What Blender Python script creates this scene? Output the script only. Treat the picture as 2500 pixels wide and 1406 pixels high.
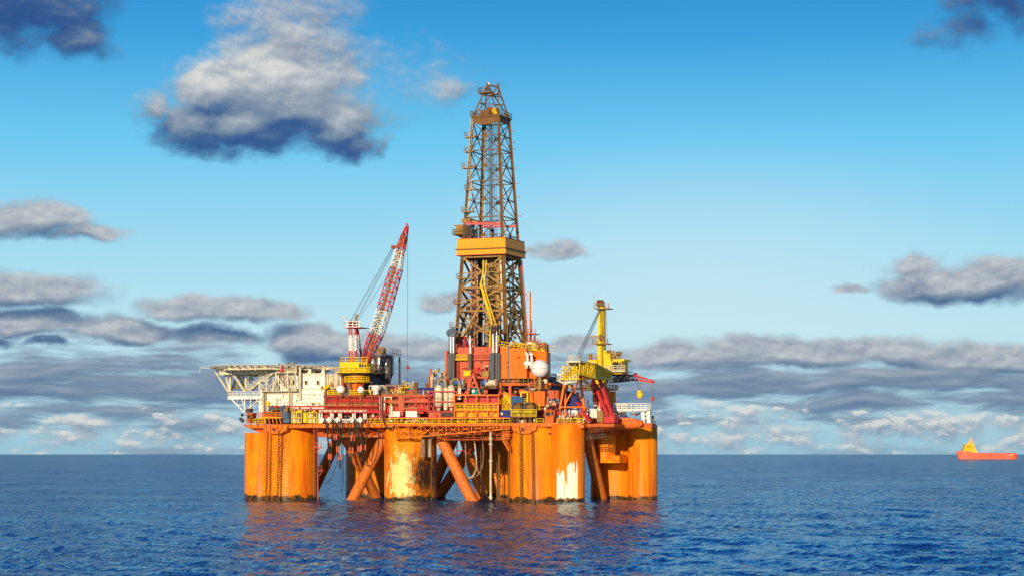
import bpy, math, random
import numpy as np
from mathutils import Vector, Matrix
for o in list(bpy.data.objects): bpy.data.objects.remove(o)
SC = bpy.context.scene
COL = SC.collection
PI = math.pi
R = math.radians
rnd = random.Random(7)

# ---------------------------------------------------------------- camera
CAMZ = 11.8; FPX = 5000.0; HORZ = 1108.0
cd = bpy.data.cameras.new('camera'); cam = bpy.data.objects.new('camera', cd); COL.objects.link(cam)
cam.location = (0, -500, CAMZ); cam.rotation_euler = (PI/2, 0, 0)
cd.sensor_width = 36; cd.lens = 36*FPX/2500; cd.shift_y = (HORZ-703)/2500.0
cd.clip_start = 1; cd.clip_end = 400000
SC.camera = cam
SC.render.engine = 'CYCLES'
SC.view_settings.view_transform = 'Standard'; SC.view_settings.look = 'None'
SC.view_settings.exposure = 0; SC.view_settings.gamma = 1

# ---------------------------------------------------------------- node helper
def srgb(r, g, b):
    f = lambda c: (c/255/12.92) if c/255 <= .04045 else ((c/255+.055)/1.055)**2.4
    return (f(r), f(g), f(b), 1)
class NT:
    def __init__(s, t): s.t = t; s.n = t.nodes; s.l = t.links
    def new(s, ty, **kw):
        n = s.n.new(ty)
        for k, v in kw.items(): setattr(n, k, v)
        return n
    def put(s, sock, v):
        if v is None: return
        if hasattr(v, 'is_output') or isinstance(v, bpy.types.NodeSocket): s.l.new(v, sock)
        else: sock.default_value = v
    def m(s, op, a, b=None, c=None, clamp=False):
        n = s.new('ShaderNodeMath', operation=op); n.use_clamp = clamp
        s.put(n.inputs[0], a); s.put(n.inputs[1], b); s.put(n.inputs[2], c)
        return n.outputs[0]
    def vm(s, op, a, b=None, c=None):
        n = s.new('ShaderNodeVectorMath', operation=op)
        s.put(n.inputs[0], a); s.put(n.inputs[1], b); s.put(n.inputs[2], c)
        return n.outputs['Value'] if op in ('LENGTH', 'DOT_PRODUCT') else n.outputs[0]
    def noise(s, v, scale=5, detail=4, rough=.5, col=False, dist=0):
        n = s.new('ShaderNodeTexNoise'); s.put(n.inputs['Vector'], v)
        n.inputs['Scale'].default_value = scale; n.inputs['Detail'].default_value = detail
        n.inputs['Roughness'].default_value = rough; n.inputs['Distortion'].default_value = dist
        return n.outputs['Color' if col else 'Fac']
    def ramp(s, f, stops, interp='LINEAR'):
        n = s.new('ShaderNodeValToRGB'); n.color_ramp.interpolation = interp
        e = n.color_ramp.elements
        while len(e) < len(stops): e.new(.5)
        for i, (p, c) in enumerate(stops):
            e[i].position = p; e[i].color = c if len(c) == 4 else (*c, 1)
        s.put(n.inputs[0], f); return n.outputs[0]
    def mix(s, f, a, b, blend='MIX'):
        n = s.new('ShaderNodeMix', data_type='RGBA', blend_type=blend)
        s.put(n.inputs[0], f); s.put(n.inputs[6], a); s.put(n.inputs[7], b); return n.outputs[2]
    def smooth(s, x, a, b):
        n = s.new('ShaderNodeMapRange', interpolation_type='SMOOTHSTEP'); n.clamp = True
        s.put(n.inputs[0], x); n.inputs[1].default_value = a; n.inputs[2].default_value = b
        return n.outputs[0]
    def xyz(s, x=0., y=0., z=0.):
        n = s.new('ShaderNodeCombineXYZ'); s.put(n.inputs[0], x); s.put(n.inputs[1], y); s.put(n.inputs[2], z)
        return n.outputs[0]
    def sep(s, v):
        n = s.new('ShaderNodeSeparateXYZ'); s.put(n.inputs[0], v); return n.outputs

# ---------------------------------------------------------------- sun
SUN_EL = R(13); SUN_AZ = R(16)      # sun behind the camera, a little to its left
sd = bpy.data.lights.new('sun', 'SUN'); sd.energy = 4.6; sd.angle = R(.5); sd.color = (1, .82, .58)
so = bpy.data.objects.new('sun', sd); COL.objects.link(so)
sv = Vector((-math.sin(SUN_AZ)*math.cos(SUN_EL), -math.cos(SUN_AZ)*math.cos(SUN_EL), math.sin(SUN_EL)))
so.rotation_euler = sv.to_track_quat('Z', 'Y').to_euler(); so.location = (-200, -600, 300)

# ---------------------------------------------------------------- sky with clouds (world directions: azimuth / elevation)
world = bpy.data.worlds.new('World'); SC.world = world; world.use_nodes = True
w = NT(world.node_tree); w.n.clear()
gen = w.new('ShaderNodeTexCoord').outputs['Generated']
sky = w.new('ShaderNodeTexSky', sky_type='NISHITA', sun_disc=False)
sky.sun_elevation = SUN_EL; sky.sun_rotation = PI + SUN_AZ
sx, sy, sz = w.sep(gen)[:3]
el = w.m('ARCSINE', w.m('MAXIMUM', sz, -.2)); az = w.m('ARCTAN2', sx, sy)
U = w.m('MULTIPLY', az, 5.0); V = w.m('MULTIPLY', el, 5.0)      # 1 unit = 11.46 degrees
P0 = w.xyz(U, V, 0.)

def blob(cx, cy, rx, ry, wt=1.0):       # centre and radii given as thousandths of the unit, measured from the middle and the horizon
    return ((cx-1250)/1000, (HORZ-cy)/1000, rx/1000, ry/1000, wt)
CUM = [  # big cloud
 blob(670, 215, 250, 125, 1.15), blob(730, 110, 190, 150, .55), blob(760, 20, 150, 110, .40), blob(530, 240, 130, 90, .9),
 blob(600, 320, 200, 75, 1.0), blob(820, 320, 125, 80, 1.0), blob(865, 365, 75, 55, .85), blob(480, 325, 130, 70, .85), blob(385, 285, 70, 50, .6), blob(520, 370, 110, 36, .6),
 blob(700, 280, 230, 110, 1.1), blob(960, 190, 90, 80, .22), blob(1090, 225, 90, 50, .26),
 # corners
 blob(60, 20, 290, 130, 1.0), blob(200, 120, 130, 75, .7), blob(30, 100, 140, 90, .6), blob(2440, 10, 190, 100, .8), blob(2350, 110, 130, 60, .4), blob(2480, 70, 100, 70, .5),
 # small cumulus on the left
 blob(100, 548, 135, 55, 1.05), blob(30, 575, 110, 42, .9), blob(220, 580, 100, 26, .8),
 blob(90, 725, 200, 50, 1.1), blob(10, 720, 110, 55, 1.0), blob(210, 712, 70, 36, .7),
 blob(450, 748, 130, 40, 1.1), blob(580, 755, 170, 36, 1.1), blob(690, 757, 90, 28, .8),
 # left strips
 blob(80, 800, 260, 44, 1.2), blob(330, 812, 260, 32, 1.05), blob(540, 828, 150, 24, .7), blob(0, 850, 70, 20, .8),
 blob(150, 850, 70, 18, .6), blob(740, 822, 130, 46, 1.15), blob(860, 850, 200, 52, 1.2), blob(1030, 860, 150, 36, .9),
 # small ones by the derrick
 blob(1085, 735, 75, 32, .8), blob(1375, 607, 80, 28, .85), blob(1310, 610, 40, 12, .5), blob(1375, 838, 70, 26, .9),
 # right
 blob(2215, 655, 90, 42, .9), blob(2270, 700, 150, 48, 1.15), blob(2420, 695, 160, 65, 1.2), blob(2560, 700, 140, 80, 1.2), blob(2070, 708, 60, 14, .7),
 blob(1960, 860, 420, 48, 1.2), blob(2380, 880, 280, 46, 1.1), blob(1640, 870, 260, 38, .9)]
g = bpy.data.node_groups.new('cloud_field', 'ShaderNodeTree')
g.interface.new_socket('p', in_out='INPUT', socket_type='NodeSocketVector')
for nm in ('mass', 'curl', 'sheet', 'puff'): g.interface.new_socket(nm, in_out='OUTPUT', socket_type='NodeSocketFloat')
G = NT(g); gi = G.new('NodeGroupInput').outputs[0]
wn = G.noise(gi, 6.0, 4, .55, col=True)
p = G.vm('MULTIPLY_ADD', G.vm('SUBTRACT', wn, (.5, .5, .5)), (.20, .075, 0), gi)
acc = None
for (cx, cy, rx, ry, wt) in CUM:
    q = G.vm('MULTIPLY_ADD', p, (1/rx, 1/ry, 0), (-cx/rx, -cy/ry, 0))
    v = G.m('MULTIPLY_ADD', G.vm('LENGTH', q), -wt, wt)
    acc = v if acc is None else G.m('SMOOTH_MAX', acc, v, .15)
f1 = G.m('MULTIPLY', G.m('SUBTRACT', G.noise(G.vm('MULTIPLY', gi, (1, 1.55, 1)), 9, 9, .60), .5), 1.1)
gv = G.sep(gi)
sq = G.m('MULTIPLY', gv[1], G.m('MULTIPLY_ADD', G.m('ABSOLUTE', gv[1]), -3.0, 8.5))
sw = G.noise(G.vm('MULTIPLY', gi, (1.5, 5, 1)), 2.2, 2, .5)
s1 = G.noise(G.xyz(G.m('MULTIPLY', gv[0], 1.15), G.m('ADD', sq, G.m('MULTIPLY', sw, .35)), 3.3), 2.7, 8, .60)
cov = G.ramp(G.m('MULTIPLY', gv[1], 2.0), [(0., (.36,)*3), (.10, (.42,)*3), (.2, (.58,)*3), (.32, (.74,)*3), (.46, (.60,)*3), (.56, (.34,)*3), (.68, (.0,)*3)])
cov = G.m('ADD', cov, G.m('MULTIPLY', gv[0], -.03))
d2 = G.m('ADD', G.m('MULTIPLY', G.m('SUBTRACT', s1, .5), 2.6), G.m('MULTIPLY', G.m('SUBTRACT', cov, .42), 1.6))
s2 = G.noise(G.vm('MULTIPLY', gi, (1, 2.1, 1)), 10, 8, .62)
c3 = G.ramp(G.m('MULTIPLY', gv[1], 2.0), [(0., (.50,)*3), (.12, (.60,)*3), (.23, (.54,)*3), (.32, (.1,)*3)])
d3 = G.m('ADD', G.m('MULTIPLY', G.m('SUBTRACT', s2, .5), 2.4), G.m('MULTIPLY', G.m('SUBTRACT', c3, .42), 1.6))
go = G.new('NodeGroupOutput')
for i, v in enumerate((acc, f1, d2, d3)): G.l.new(v, go.inputs[i])
def field(v):
    n = w.new('ShaderNodeGroup'); n.node_tree = g; w.l.new(v, n.inputs[0]); return n.outputs
A0, F0, S0, Q0 = field(P0)
A1, F1, S1, Q1 = field(w.vm('ADD', P0, (-.006, .014, 0)))
A2, F2, S2, Q2 = field(w.vm('ADD', P0, (-.012, .05, 0)))
base = w.ramp(w.m('MULTIPLY', V, .5), [
    (0.0, srgb(150, 198, 218)), (.06, srgb(176, 217, 232)), (.15, srgb(188, 229, 242)), (.25, srgb(160, 220, 244)), (.38, srgb(104, 200, 243)),
    (.5, srgb(50, 160, 223)), (.56, srgb(38, 146, 214)), (.75, srgb(18, 92, 180)), (1., srgb(8, 52, 130))])
# brighter patch of sky low on the right, as opposite a low sun behind thin air
glow = w.smooth(w.vm('LENGTH', w.xyz(w.m('DIVIDE', w.m('SUBTRACT', U, .45), .95), w.m('DIVIDE', w.m('SUBTRACT', V, .42), .42), 0.)), 1.0, .0)
base = w.mix(w.m('MULTIPLY', glow, .42), base, srgb(212, 238, 246))
nis = w.mix(1., sky.outputs[0], (.10, .10, .10, 1), 'MULTIPLY')
base = w.mix(.06, base, nis)
cl = lambda v, k: w.m('MAXIMUM', w.m('MINIMUM', v, k), -k)
band = w.ramp(V, [(0., (.40,)*3), (.5, (.42,)*3), (.85, (.56,)*3)])
curl = w.m('MULTIPLY', w.m('SUBTRACT', F0, F1), .85)
lit_c = w.m('ADD', w.m('ADD', w.m('MULTIPLY', cl(w.m('SUBTRACT', A0, A2), .5), .62), curl), band)
lit_s = w.m('ADD', w.m('ADD', cl(w.m('MULTIPLY', w.m('SUBTRACT', S0, S1), .45), .22), cl(w.m('MULTIPLY', w.m('SUBTRACT', S0, S2), .10), .12)), .36)
lit_p = w.m('ADD', cl(w.m('MULTIPLY', w.m('SUBTRACT', Q0, Q1), .95), .32), .76)
inb = w.m('MULTIPLY', w.smooth(U, -.98, -.85), w.smooth(w.m('MULTIPLY', U, -1.), .0, .2))
inb = w.m('MULTIPLY', inb, w.smooth(V, .60, .66))
bigc = cl(w.m('MULTIPLY', w.m('SUBTRACT', w.m('MULTIPLY_ADD', U, .10, V), .79), 3.0), .34)      # tall cloud: sunlit middle, dark base
bigc = w.m('MINIMUM', bigc, .09)
lit_c = w.m('ADD', lit_c, w.m('MULTIPLY', inb, bigc))
lit_c = w.m('SUBTRACT', lit_c, w.m('MULTIPLY', w.m('SUBTRACT', 1., inb), w.m('MULTIPLY', w.smooth(V, .7, .95), .38)))
DC = w.m('ADD', A0, F0)
kp = w.smooth(w.m('SUBTRACT', Q0, S0), -.1, .25)
kc = w.smooth(w.m('SUBTRACT', DC, w.m('MAXIMUM', S0, Q0)), -.2, .2)
lit = w.m('MULTIPLY_ADD', kp, w.m('SUBTRACT', lit_p, lit_s), lit_s)
lit = w.m('MULTIPLY_ADD', kc, w.m('SUBTRACT', lit_c, lit), lit)
lit = w.m('MULTIPLY_ADD', lit, 1.0, 0., clamp=True)
ccol = w.ramp(lit, [(0., srgb(60, 94, 142)), (.22, srgb(88, 115, 150)), (.42, srgb(118, 138, 162)), (.62, srgb(152, 163, 178)), (.8, srgb(186, 192, 198)), (1., srgb(226, 224, 216))])
hi = w.m('MULTIPLY', w.smooth(V, .62, .8), w.smooth(w.m('MULTIPLY', lit, -1.), -.42, -.05))
ccol = w.mix(w.m('MULTIPLY', hi, .55), ccol, srgb(36, 74, 140))
hz = w.smooth(w.m('MULTIPLY', V, -1.), -.26, 0.)
ccol = w.mix(w.m('MULTIPLY', hz, .22), ccol, srgb(138, 174, 198))
alpha = w.m('MAXIMUM', w.m('MULTIPLY', w.smooth(DC, -.10, .48), .97), w.m('MULTIPLY', w.smooth(w.m('MAXIMUM', S0, Q0), -.05, .5), .95))
skyc = w.mix(alpha, base, ccol)
bg = w.new('ShaderNodeBackground'); w.l.new(skyc, bg.inputs[0]); bg.inputs[1].default_value = 1.0
wo = w.new('ShaderNodeOutputWorld'); w.l.new(bg.outputs[0], wo.inputs[0])
try: world.cycles.sampling_method = 'MANUAL'; world.cycles.sample_map_resolution = 512
except Exception: pass

# ---------------------------------------------------------------- sea
def sea():
    # polar level-of-detail sheet round the viewing ship, dense where the rig stands
    a = np.concatenate([np.linspace(-180, -24, 60, endpoint=False), np.linspace(-24, -17.5, 40, endpoint=False),
                        np.linspace(-17.5, 17.5, 900, endpoint=False), np.linspace(17.5, 24, 40, endpoint=False), np.linspace(24, 180, 60, endpoint=False)])
    rr = np.concatenate([np.linspace(2, 150, 60, endpoint=False), np.geomspace(150, 3500, 760, endpoint=False), np.geomspace(3500, 250000, 60)])
    A, RR = np.meshgrid(np.radians(a), rr)
    X = np.sin(A)*RR; Y = -500+np.cos(A)*RR; Z = np.zeros_like(X)
    rs = np.random.RandomState(5)
    dx = np.zeros_like(X)
    for i in range(70):
        L = 2.2*(1.062**i)*rs.uniform(.9, 1.1)         # 2.2 m chop to 140 m swell
        th = R(205)+rs.normal(0, .5 if L < 30 else .25)
        amp = (.018*L if L < 4.5 else .018*4.5*(L/4.5)**.12)*rs.uniform(.5, 1.1)*.5
        k = 2*PI/L; ph = rs.uniform(0, 2*PI)
        fade = np.clip((L/(RR*.0033*2.2)-1)*.8, 0, 1)        # too short for the mesh out there
        arg = k*(X*math.cos(th)+Y*math.sin(th))+ph
        c = np.cos(arg)
        Z += amp*fade*(c+.18*np.cos(2*arg))
    Z *= np.clip((20000-RR)/15000, 0, 1)
    nr, na = X.shape
    co = np.stack([X, Y, Z], -1).reshape(-1, 3).astype(np.float32)
    i = np.arange(nr-1)[:, None]*na; j = np.arange(na)[None, :]; j2 = (j+1) % na
    q = np.stack([i+j, i+j2, i+na+j2, i+na+j], -1).reshape(-1, 4)[:, ::-1].astype(np.int32)
    me = bpy.data.meshes.new('sea'); me.vertices.add(len(co)); me.vertices.foreach_set('co', co.ravel())
    me.loops.add(q.size); me.loops.foreach_set('vertex_index', q.ravel())
    me.polygons.add(len(q)); me.polygons.foreach_set('loop_start', np.arange(0, q.size, 4, dtype=np.int32))
    me.polygons.foreach_set('use_smooth', np.ones(len(q), bool))
    me.update(calc_edges=True)
    o = bpy.data.objects.new('sea', me); COL.objects.link(o); o['kind'] = 'structure'
    m = bpy.data.materials.new('sea_water'); m.use_nodes = True; t = NT(m.node_tree)
    t.n.clear()
    pos = t.new('ShaderNodeNewGeometry').outputs['Position']
    big = t.noise(t.vm('MULTIPLY', pos, (.010, .022, .05)), 1, 4, .55)
    gust = t.smooth(big, .36, .64)
    n1 = t.noise(t.vm('MULTIPLY', pos, (.72, .6, .5)), 1.0, 9, .83, col=True)
    n2 = t.noise(t.vm('MULTIPLY', pos, (2.2, 2.2, 1)), 1.0, 4, .7, col=True)
    sl = t.vm('ADD', t.vm('MULTIPLY', t.vm('SUBTRACT', n1, (.5, .5, .5)), (1.5, 2.0, 0)), t.vm('MULTIPLY', t.vm('SUBTRACT', n2, (.5, .5, .5)), (.7, .8, 0)))
    sc = t.m('MULTIPLY_ADD', gust, .75, .5)
    vs = t.new('ShaderNodeVectorMath', operation='SCALE'); t.l.new(sl, vs.inputs[0]); t.l.new(sc, vs.inputs['Scale'])
    gn = t.new('ShaderNodeNewGeometry').outputs['Normal']
    nrm = t.vm('NORMALIZE', t.vm('ADD', gn, vs.outputs[0]))
    class _B: outputs = [nrm]
    bp = _B
    df = t.new('ShaderNodeBsdfDiffuse'); df.inputs['Color'].default_value = (.003, .052, .155, 1); t.l.new(bp.outputs[0], df.inputs['Normal'])
    gl = t.new('ShaderNodeBsdfGlossy'); gl.inputs['Color'].default_value = (.70, .87, 1, 1); gl.inputs['Roughness'].default_value = .06; t.l.new(bp.outputs[0], gl.inputs['Normal'])  # bluer sky reflection put into the gloss tint; water itself has none
    fr = t.new('ShaderNodeFresnel'); fr.inputs['IOR'].default_value = 1.333; t.l.new(bp.outputs[0], fr.inputs['Normal'])
    fac = t.m('MINIMUM', t.m('MULTIPLY', fr.outputs[0], .95), .54)      # wave slopes keep a rough sea from ever mirroring fully
    mx = t.new('ShaderNodeMixShader'); t.l.new(fac, mx.inputs[0]); t.l.new(df.outputs[0], mx.inputs[1]); t.l.new(gl.outputs[0], mx.inputs[2])
    out = t.new('ShaderNodeOutputMaterial'); t.l.new(mx.outputs[0], out.inputs[0])
    me.materials.append(m)
sea()

# ================================================================ geometry helpers
TH = R(22)                                   # the rig is turned 22 degrees: its right end is the nearer
UV = Vector((math.cos(TH), -math.sin(TH), 0)); VV = Vector((math.sin(TH), math.cos(TH), 0)); ZV = Vector((0, 0, 1))
def at(px, py, Y):                            # point of the photograph taken out to depth Y
    d = Y+500; return Vector(((px-1250)/FPX*d, Y, CAMZ+(HORZ-py)/FPX*d))
def front(px, o=0):                           # depth of the rig's front deck edge (o metres behind it) seen at that column
    k = (px-1250)/FPX; t = math.tan(TH); return (9.6*t+o-500*k*t)/(1+k*t)
def rp(px, py, o=0): return at(px, py, front(px, o))

class MB:
    def __init__(s): s.v = []; s.f = []; s.s = []
    def add(s, vs, fs, smooth=False):
        n = len(s.v); s.v += [tuple(v) for v in vs]; s.f += [tuple(i+n for i in f) for f in fs]; s.s += [smooth]*len(fs)
        return s
    def obox(s, p, a, b, c):                  # corner + three edge vectors
        p = Vector(p); vs = [p, p+a, p+a+b, p+b, p+c, p+a+c, p+a+b+c, p+b+c]
        return s.add(vs, [(0, 3, 2, 1), (4, 5, 6, 7), (0, 1, 5, 4), (1, 2, 6, 5), (2, 3, 7, 6), (3, 0, 4, 7)])
    def cbox(s, c, wu, wv, wz, u=None, v=None):     # box centred on c in rig axes
        u = u or UV; v = v or VV
        return s.obox(Vector(c)-u*wu/2-v*wv/2-ZV*wz/2, u*wu, v*wv, ZV*wz)
    def rbox(s, x0, x1, y0, y1, o=0, depth=3):      # photo columns x0..x1, rows y0..y1, o behind the front edge
        Y0 = front(x0, o); X0 = (x0-1250)/FPX*(500+Y0); k = (x1-1250)/FPX
        t = (k*(500+Y0)-X0)/(math.cos(TH)+k*math.sin(TH))
        Ym = Y0-t*math.sin(TH)/2; d = 500+Ym
        z0 = CAMZ+(HORZ-y1)/FPX*d; z1 = CAMZ+(HORZ-y0)/FPX*d
        return s.obox(Vector((X0, Y0, z0)), UV*t, VV*depth, ZV*(z1-z0))
    def prism(s, pts, ext):                   # polygon pushed along ext
        n = len(pts); vs = [Vector(p) for p in pts]+[Vector(p)+ext for p in pts]
        return s.add(vs, [tuple(range(n))[::-1], tuple(range(n, 2*n))]+[(i, (i+1) % n, (i+1) % n+n, i+n) for i in range(n)])
    def bar(s, p, q, r, r2=None, n=8, smooth=True, caps=True):
        p = Vector(p); q = Vector(q); r2 = r if r2 is None else r2
        d = (q-p); d = d.normalized() if d.length > 1e-6 else ZV
        a = d.cross(ZV); a = a.normalized() if a.length > 1e-4 else Vector((1, 0, 0)); b = a.cross(d)
        vs = [p+(a*math.cos(2*PI*i/n)+b*math.sin(2*PI*i/n))*r for i in range(n)]+[q+(a*math.cos(2*PI*i/n)+b*math.sin(2*PI*i/n))*r2 for i in range(n)]
        s.add(vs, [(i, i+n, (i+1) % n+n, (i+1) % n) for i in range(n)], smooth)
        if caps: s.add(vs, [tuple(range(n)), tuple(range(n, 2*n))[::-1]])
        return s
    def beam(s, p, q, w, h=None):             # rectangular beam; h is its vertical-ish size
        h = h or w; p = Vector(p); q = Vector(q); d = (q-p).normalized()
        a = d.cross(ZV); a = a.normalized() if a.length > 1e-3 else UV.copy(); b = a.cross(d)
        a = a*w/2; b = b*h/2
        vs = [p-a-b, p+a-b, p+a+b, p-a+b, q-a-b, q+a-b, q+a+b, q-a+b]
        return s.add(vs, [(0, 1, 2, 3), (7, 6, 5, 4), (0, 4, 5, 1), (1, 5, 6, 2), (2, 6, 7, 3), (3, 7, 4, 0)])
    def tube(s, pts, r, n=7):
        pts = [Vector(p) for p in pts]; rings = []; a = None
        for i, p in enumerate(pts):
            d = (pts[min(i+1, len(pts)-1)]-pts[max(i-1, 0)]).normalized()
            if a is None: a = d.cross(Vector((.3, .9, .2))).normalized()
            a = (a-d*a.dot(d)).normalized(); b = d.cross(a)
            rings += [p+(a*math.cos(2*PI*k/n)+b*math.sin(2*PI*k/n))*r for k in range(n)]
        fs = [(i*n+k, i*n+(k+1) % n, (i+1)*n+(k+1) % n, (i+1)*n+k) for i in range(len(pts)-1) for k in range(n)]
        m = len(pts)*n
        s.add(rings, fs, True); s.add(rings, [tuple(range(n))[::-1], tuple(range(m-n, m))]); return s
    def lathe(s, c, prof, n=24, ax=None, smooth=True):      # prof: (radius, height)
        c = Vector(c); ax = Vector(ax) if ax else ZV; a = ax.cross(Vector((.13, .97, .05)) if abs(ax.z) < .9 else Vector((0, 1, 0))).normalized(); b = ax.cross(a)
        vs = [c+ax*h+(a*math.cos(2*PI*k/n)+b*math.sin(2*PI*k/n))*r for r, h in prof for k in range(n)]
        fs = [(i*n+k, i*n+(k+1) % n, (i+1)*n+(k+1) % n, (i+1)*n+k) for i in range(len(prof)-1) for k in range(n)]
        s.add(vs, fs, smooth); m = len(prof)*n
        s.add(vs, [tuple(range(n))[::-1], tuple(range(m-n, m))]); return s
    def cyl(s, c, r, h, n=24, ax=None): return s.lathe(c, [(r, 0), (r, h)], n, ax)
    def ball(s, c, r, n=28, zs=1., lo=-1.):
        k = n//2; prof = []
        for i in range(k+1):
            t = -PI/2+PI*i/k
            if math.sin(t) < lo: continue
            prof.append((max(r*math.cos(t), .002), r*math.sin(t)*zs))
        return s.lathe(c, prof, n)
    def rail(s, pts, h=1.1, post=1.7, w=.1, mids=1, toe=True):
        pts = [Vector(p) for p in pts]
        for p, q in zip(pts, pts[1:]):
            L = (q-p).length; k = max(1, round(L/post))
            for j in range(mids+1): s.beam(p+ZV*h*(j+1)/(mids+1), q+ZV*h*(j+1)/(mids+1), w, w)
            if toe: s.beam(p+ZV*.1, q+ZV*.1, w*.7, .16)
            for i in range(k+1):
                b = p+(q-p)*i/k; s.beam(b, b+ZV*h, w, w)
        return s
    def ladder(s, p, q, wd=.5, side=None, r=.05, step=.45):
        side = (side or UV)*wd/2; p = Vector(p); q = Vector(q)
        s.beam(p-side, q-side, r*1.6); s.beam(p+side, q+side, r*1.6)
        k = int((q-p).length/step)
        for i in range(1, k):
            b = p+(q-p)*i/k; s.beam(b-side, b+side, r)
        return s
    def stairs(s, p, q, wd=1.0, side=None, w=.14, rails=True):
        side = (side or VV)*wd; p = Vector(p); q = Vector(q)
        for o in (Vector((0, 0, 0)), side):
            s.beam(p+o, q+o, w, w*2)
            if rails: s.rail([p+o, q+o], 1.1, 1.6, .09, 1, False)
        k = max(3, int((q-p).length/.5))
        for i in range(k+1):
            b = p+(q-p)*i/k; s.beam(b, b+side, .25, .05)
        return s
    def lattice(s, p, q, w0, w1, a, b, bays, rc=.13, rd=.07, hscale=1.):     # four chords and zig-zag bracing on all sides
        p = Vector(p); q = Vector(q); a = a.normalized(); b = b.normalized()
        def c(i, k):
            t = i/bays; wd = (w0+(w1-w0)*t)/2; cc = p+(q-p)*t
            return cc+a*wd*(1, 1, -1, -1)[k]+b*wd*hscale*(1, -1, -1, 1)[k]
        for k in range(4):
            s.beam(c(0, k), c(bays, k), rc*2)
            for i in range(bays+1): s.beam(c(i, k), c(i, (k+1) % 4), rd*1.8)
            for i in range(bays):
                if (i+k) % 2: s.beam(c(i, k), c(i+1, (k+1) % 4), rd*2)
                else: s.beam(c(i+1, k), c(i, (k+1) % 4), rd*2)
        return s
    def build(s, name, mat, parent=None, loc=None):
        org = Vector(parent['_o']) if parent is not None and '_o' in parent else (Vector(loc) if loc is not None else None)
        if org is None:
            xs = list(zip(*s.v)); org = Vector(((min(xs[0])+max(xs[0]))/2, (min(xs[1])+max(xs[1]))/2, min(xs[2])))
        me = bpy.data.meshes.new(name); me.from_pydata([(x-org.x, y-org.y, z-org.z) for x, y, z in s.v], [], s.f)
        me.polygons.foreach_set('use_smooth', s.s); me.materials.append(mat); me.update()
        o = bpy.data.objects.new(name, me); COL.objects.link(o)
        if parent is not None: o.parent = parent
        else: o.location = org
        ORG[o.name] = org; o['_o'] = list(org)
        return o
ORG = {}
def tag(o, label, cat=None, group=None):
    o['label'] = label
    if cat: o['category'] = cat
    if group: o['group'] = group
    return o
def thing(name, loc, label, cat, group=None):
    o = bpy.data.objects.new(name, None); COL.objects.link(o); o.location = loc; o['_o'] = list(loc); o.empty_display_size = .5
    return tag(o, label, cat, group)
def dup(src, off, label=None):
    def cp(o, par):
        c = o.copy(); COL.objects.link(c)
        if par is not None: c.parent = par
        for ch in [x for x in list(bpy.data.objects) if x.parent == o and x is not c]: cp(ch, c)
        return c
    c = cp(src, None); c.location = Vector(src.location)+Vector(off)
    if label: c['label'] = label
    return c

# ================================================================ materials
def paint(name, col, rough=.5, wear=.25, rust=(.16, .045, .012), streak=True, metal=0, corr=None, vary=.22, bump=.02):
    if 0 < wear: wear = min(.75, wear+.22)
    m = bpy.data.materials.new(name); m.use_nodes = True; t = NT(m.node_tree); b = t.n['Principled BSDF']
    pos = t.new('ShaderNodeNewGeometry').outputs['Position']
    n1 = t.noise(pos, .7, 5, .6); c = (*col, 1); dk = (*[x*(1-vary) for x in col], 1); lt = (*[min(1, x*(1+vary*.55)) for x in col], 1)
    cc = t.mix(n1, dk, lt)
    n2 = t.noise(t.vm('MULTIPLY', pos, (2.2, 2.2, .22) if streak else (1.2, 1.2, 1.2)), 1, 7, .65)
    f = t.m('MULTIPLY', t.smooth(n2, .62-.25*wear, .80-.2*wear), min(1, .35+wear))
    cc = t.mix(f, cc, (*rust, 1))
    n3 = t.noise(t.vm('MULTIPLY', pos, (1.7, 1.7, .5)), 1.3, 6, .7)
    if wear > 0: cc = t.mix(t.m('MULTIPLY', t.smooth(n3, .5, .72), .3 if vary > .1 else .16), cc, (*[x*.35 for x in col], 1))      # grime
    t.l.new(cc, b.inputs['Base Color']); t.l.new(t.m('MULTIPLY_ADD', n1, .25, rough-.1), b.inputs['Roughness'])
    b.inputs['Metallic'].default_value = metal; b.inputs['Specular IOR Level'].default_value = .3
    h = t.m('MULTIPLY', t.noise(pos, 3, 4, .6), bump)
    if corr:
        vec, per, dep = corr
        s = t.sep(pos); u = t.m('ADD', t.m('MULTIPLY', s[0], vec[0]), t.m('MULTIPLY', s[1], vec[1]))
        h = t.m('ADD', h, t.m('MULTIPLY', t.m('SINE', t.m('MULTIPLY', u, 2*PI/per)), dep))
    bp = t.new('ShaderNodeBump'); bp.inputs['Distance'].default_value = 1; t.l.new(h, bp.inputs['Height']); t.l.new(bp.outputs[0], b.inputs['Normal'])
    return m
CU = (UV.x, UV.y)
ORANGE = paint('orange_paint', (.84, .19, .012), .42, .2)
ORANGE2 = paint('weathered_orange_paint', (.70, .125, .014), .55, .45)
AMBER = paint('amber_cladding', (.95, .36, .006), .45, 0, corr=(CU, .8, .015))
YELLOW = paint('yellow_paint', (.92, .60, .006), .45, .18)
RED = paint('red_paint', (.62, .035, .035), .45, .15)
PINK = paint('faded_red_paint', (.66, .075, .07), .5, .25, corr=(CU, .5, .05))
CORAL = paint('coral_paint', (.66, .13, .06), .55, .3)
MAROON = paint('red_oxide_pipe', (.50, .07, .04), .5, .5)
WHITE = paint('white_paint', (.82, .79, .68), .45, .12, vary=.08)
WHITEC = paint('white_cladding', (.84, .81, .71), .45, .10, vary=.07, corr=(CU, .6, .03))
CREAM = paint('cream_paint', (.74, .66, .44), .5, .3, vary=.12)
BROWN = paint('brown_steel', (.21, .10, .022), .6, .35)
TAN = paint('tan_steel', (.42, .25, .07), .6, .4)
GREY = paint('grey_steel', (.24, .23, .22), .5, .4)
DARK = paint('dark_steel', (.05, .045, .045), .5, .4)
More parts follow.
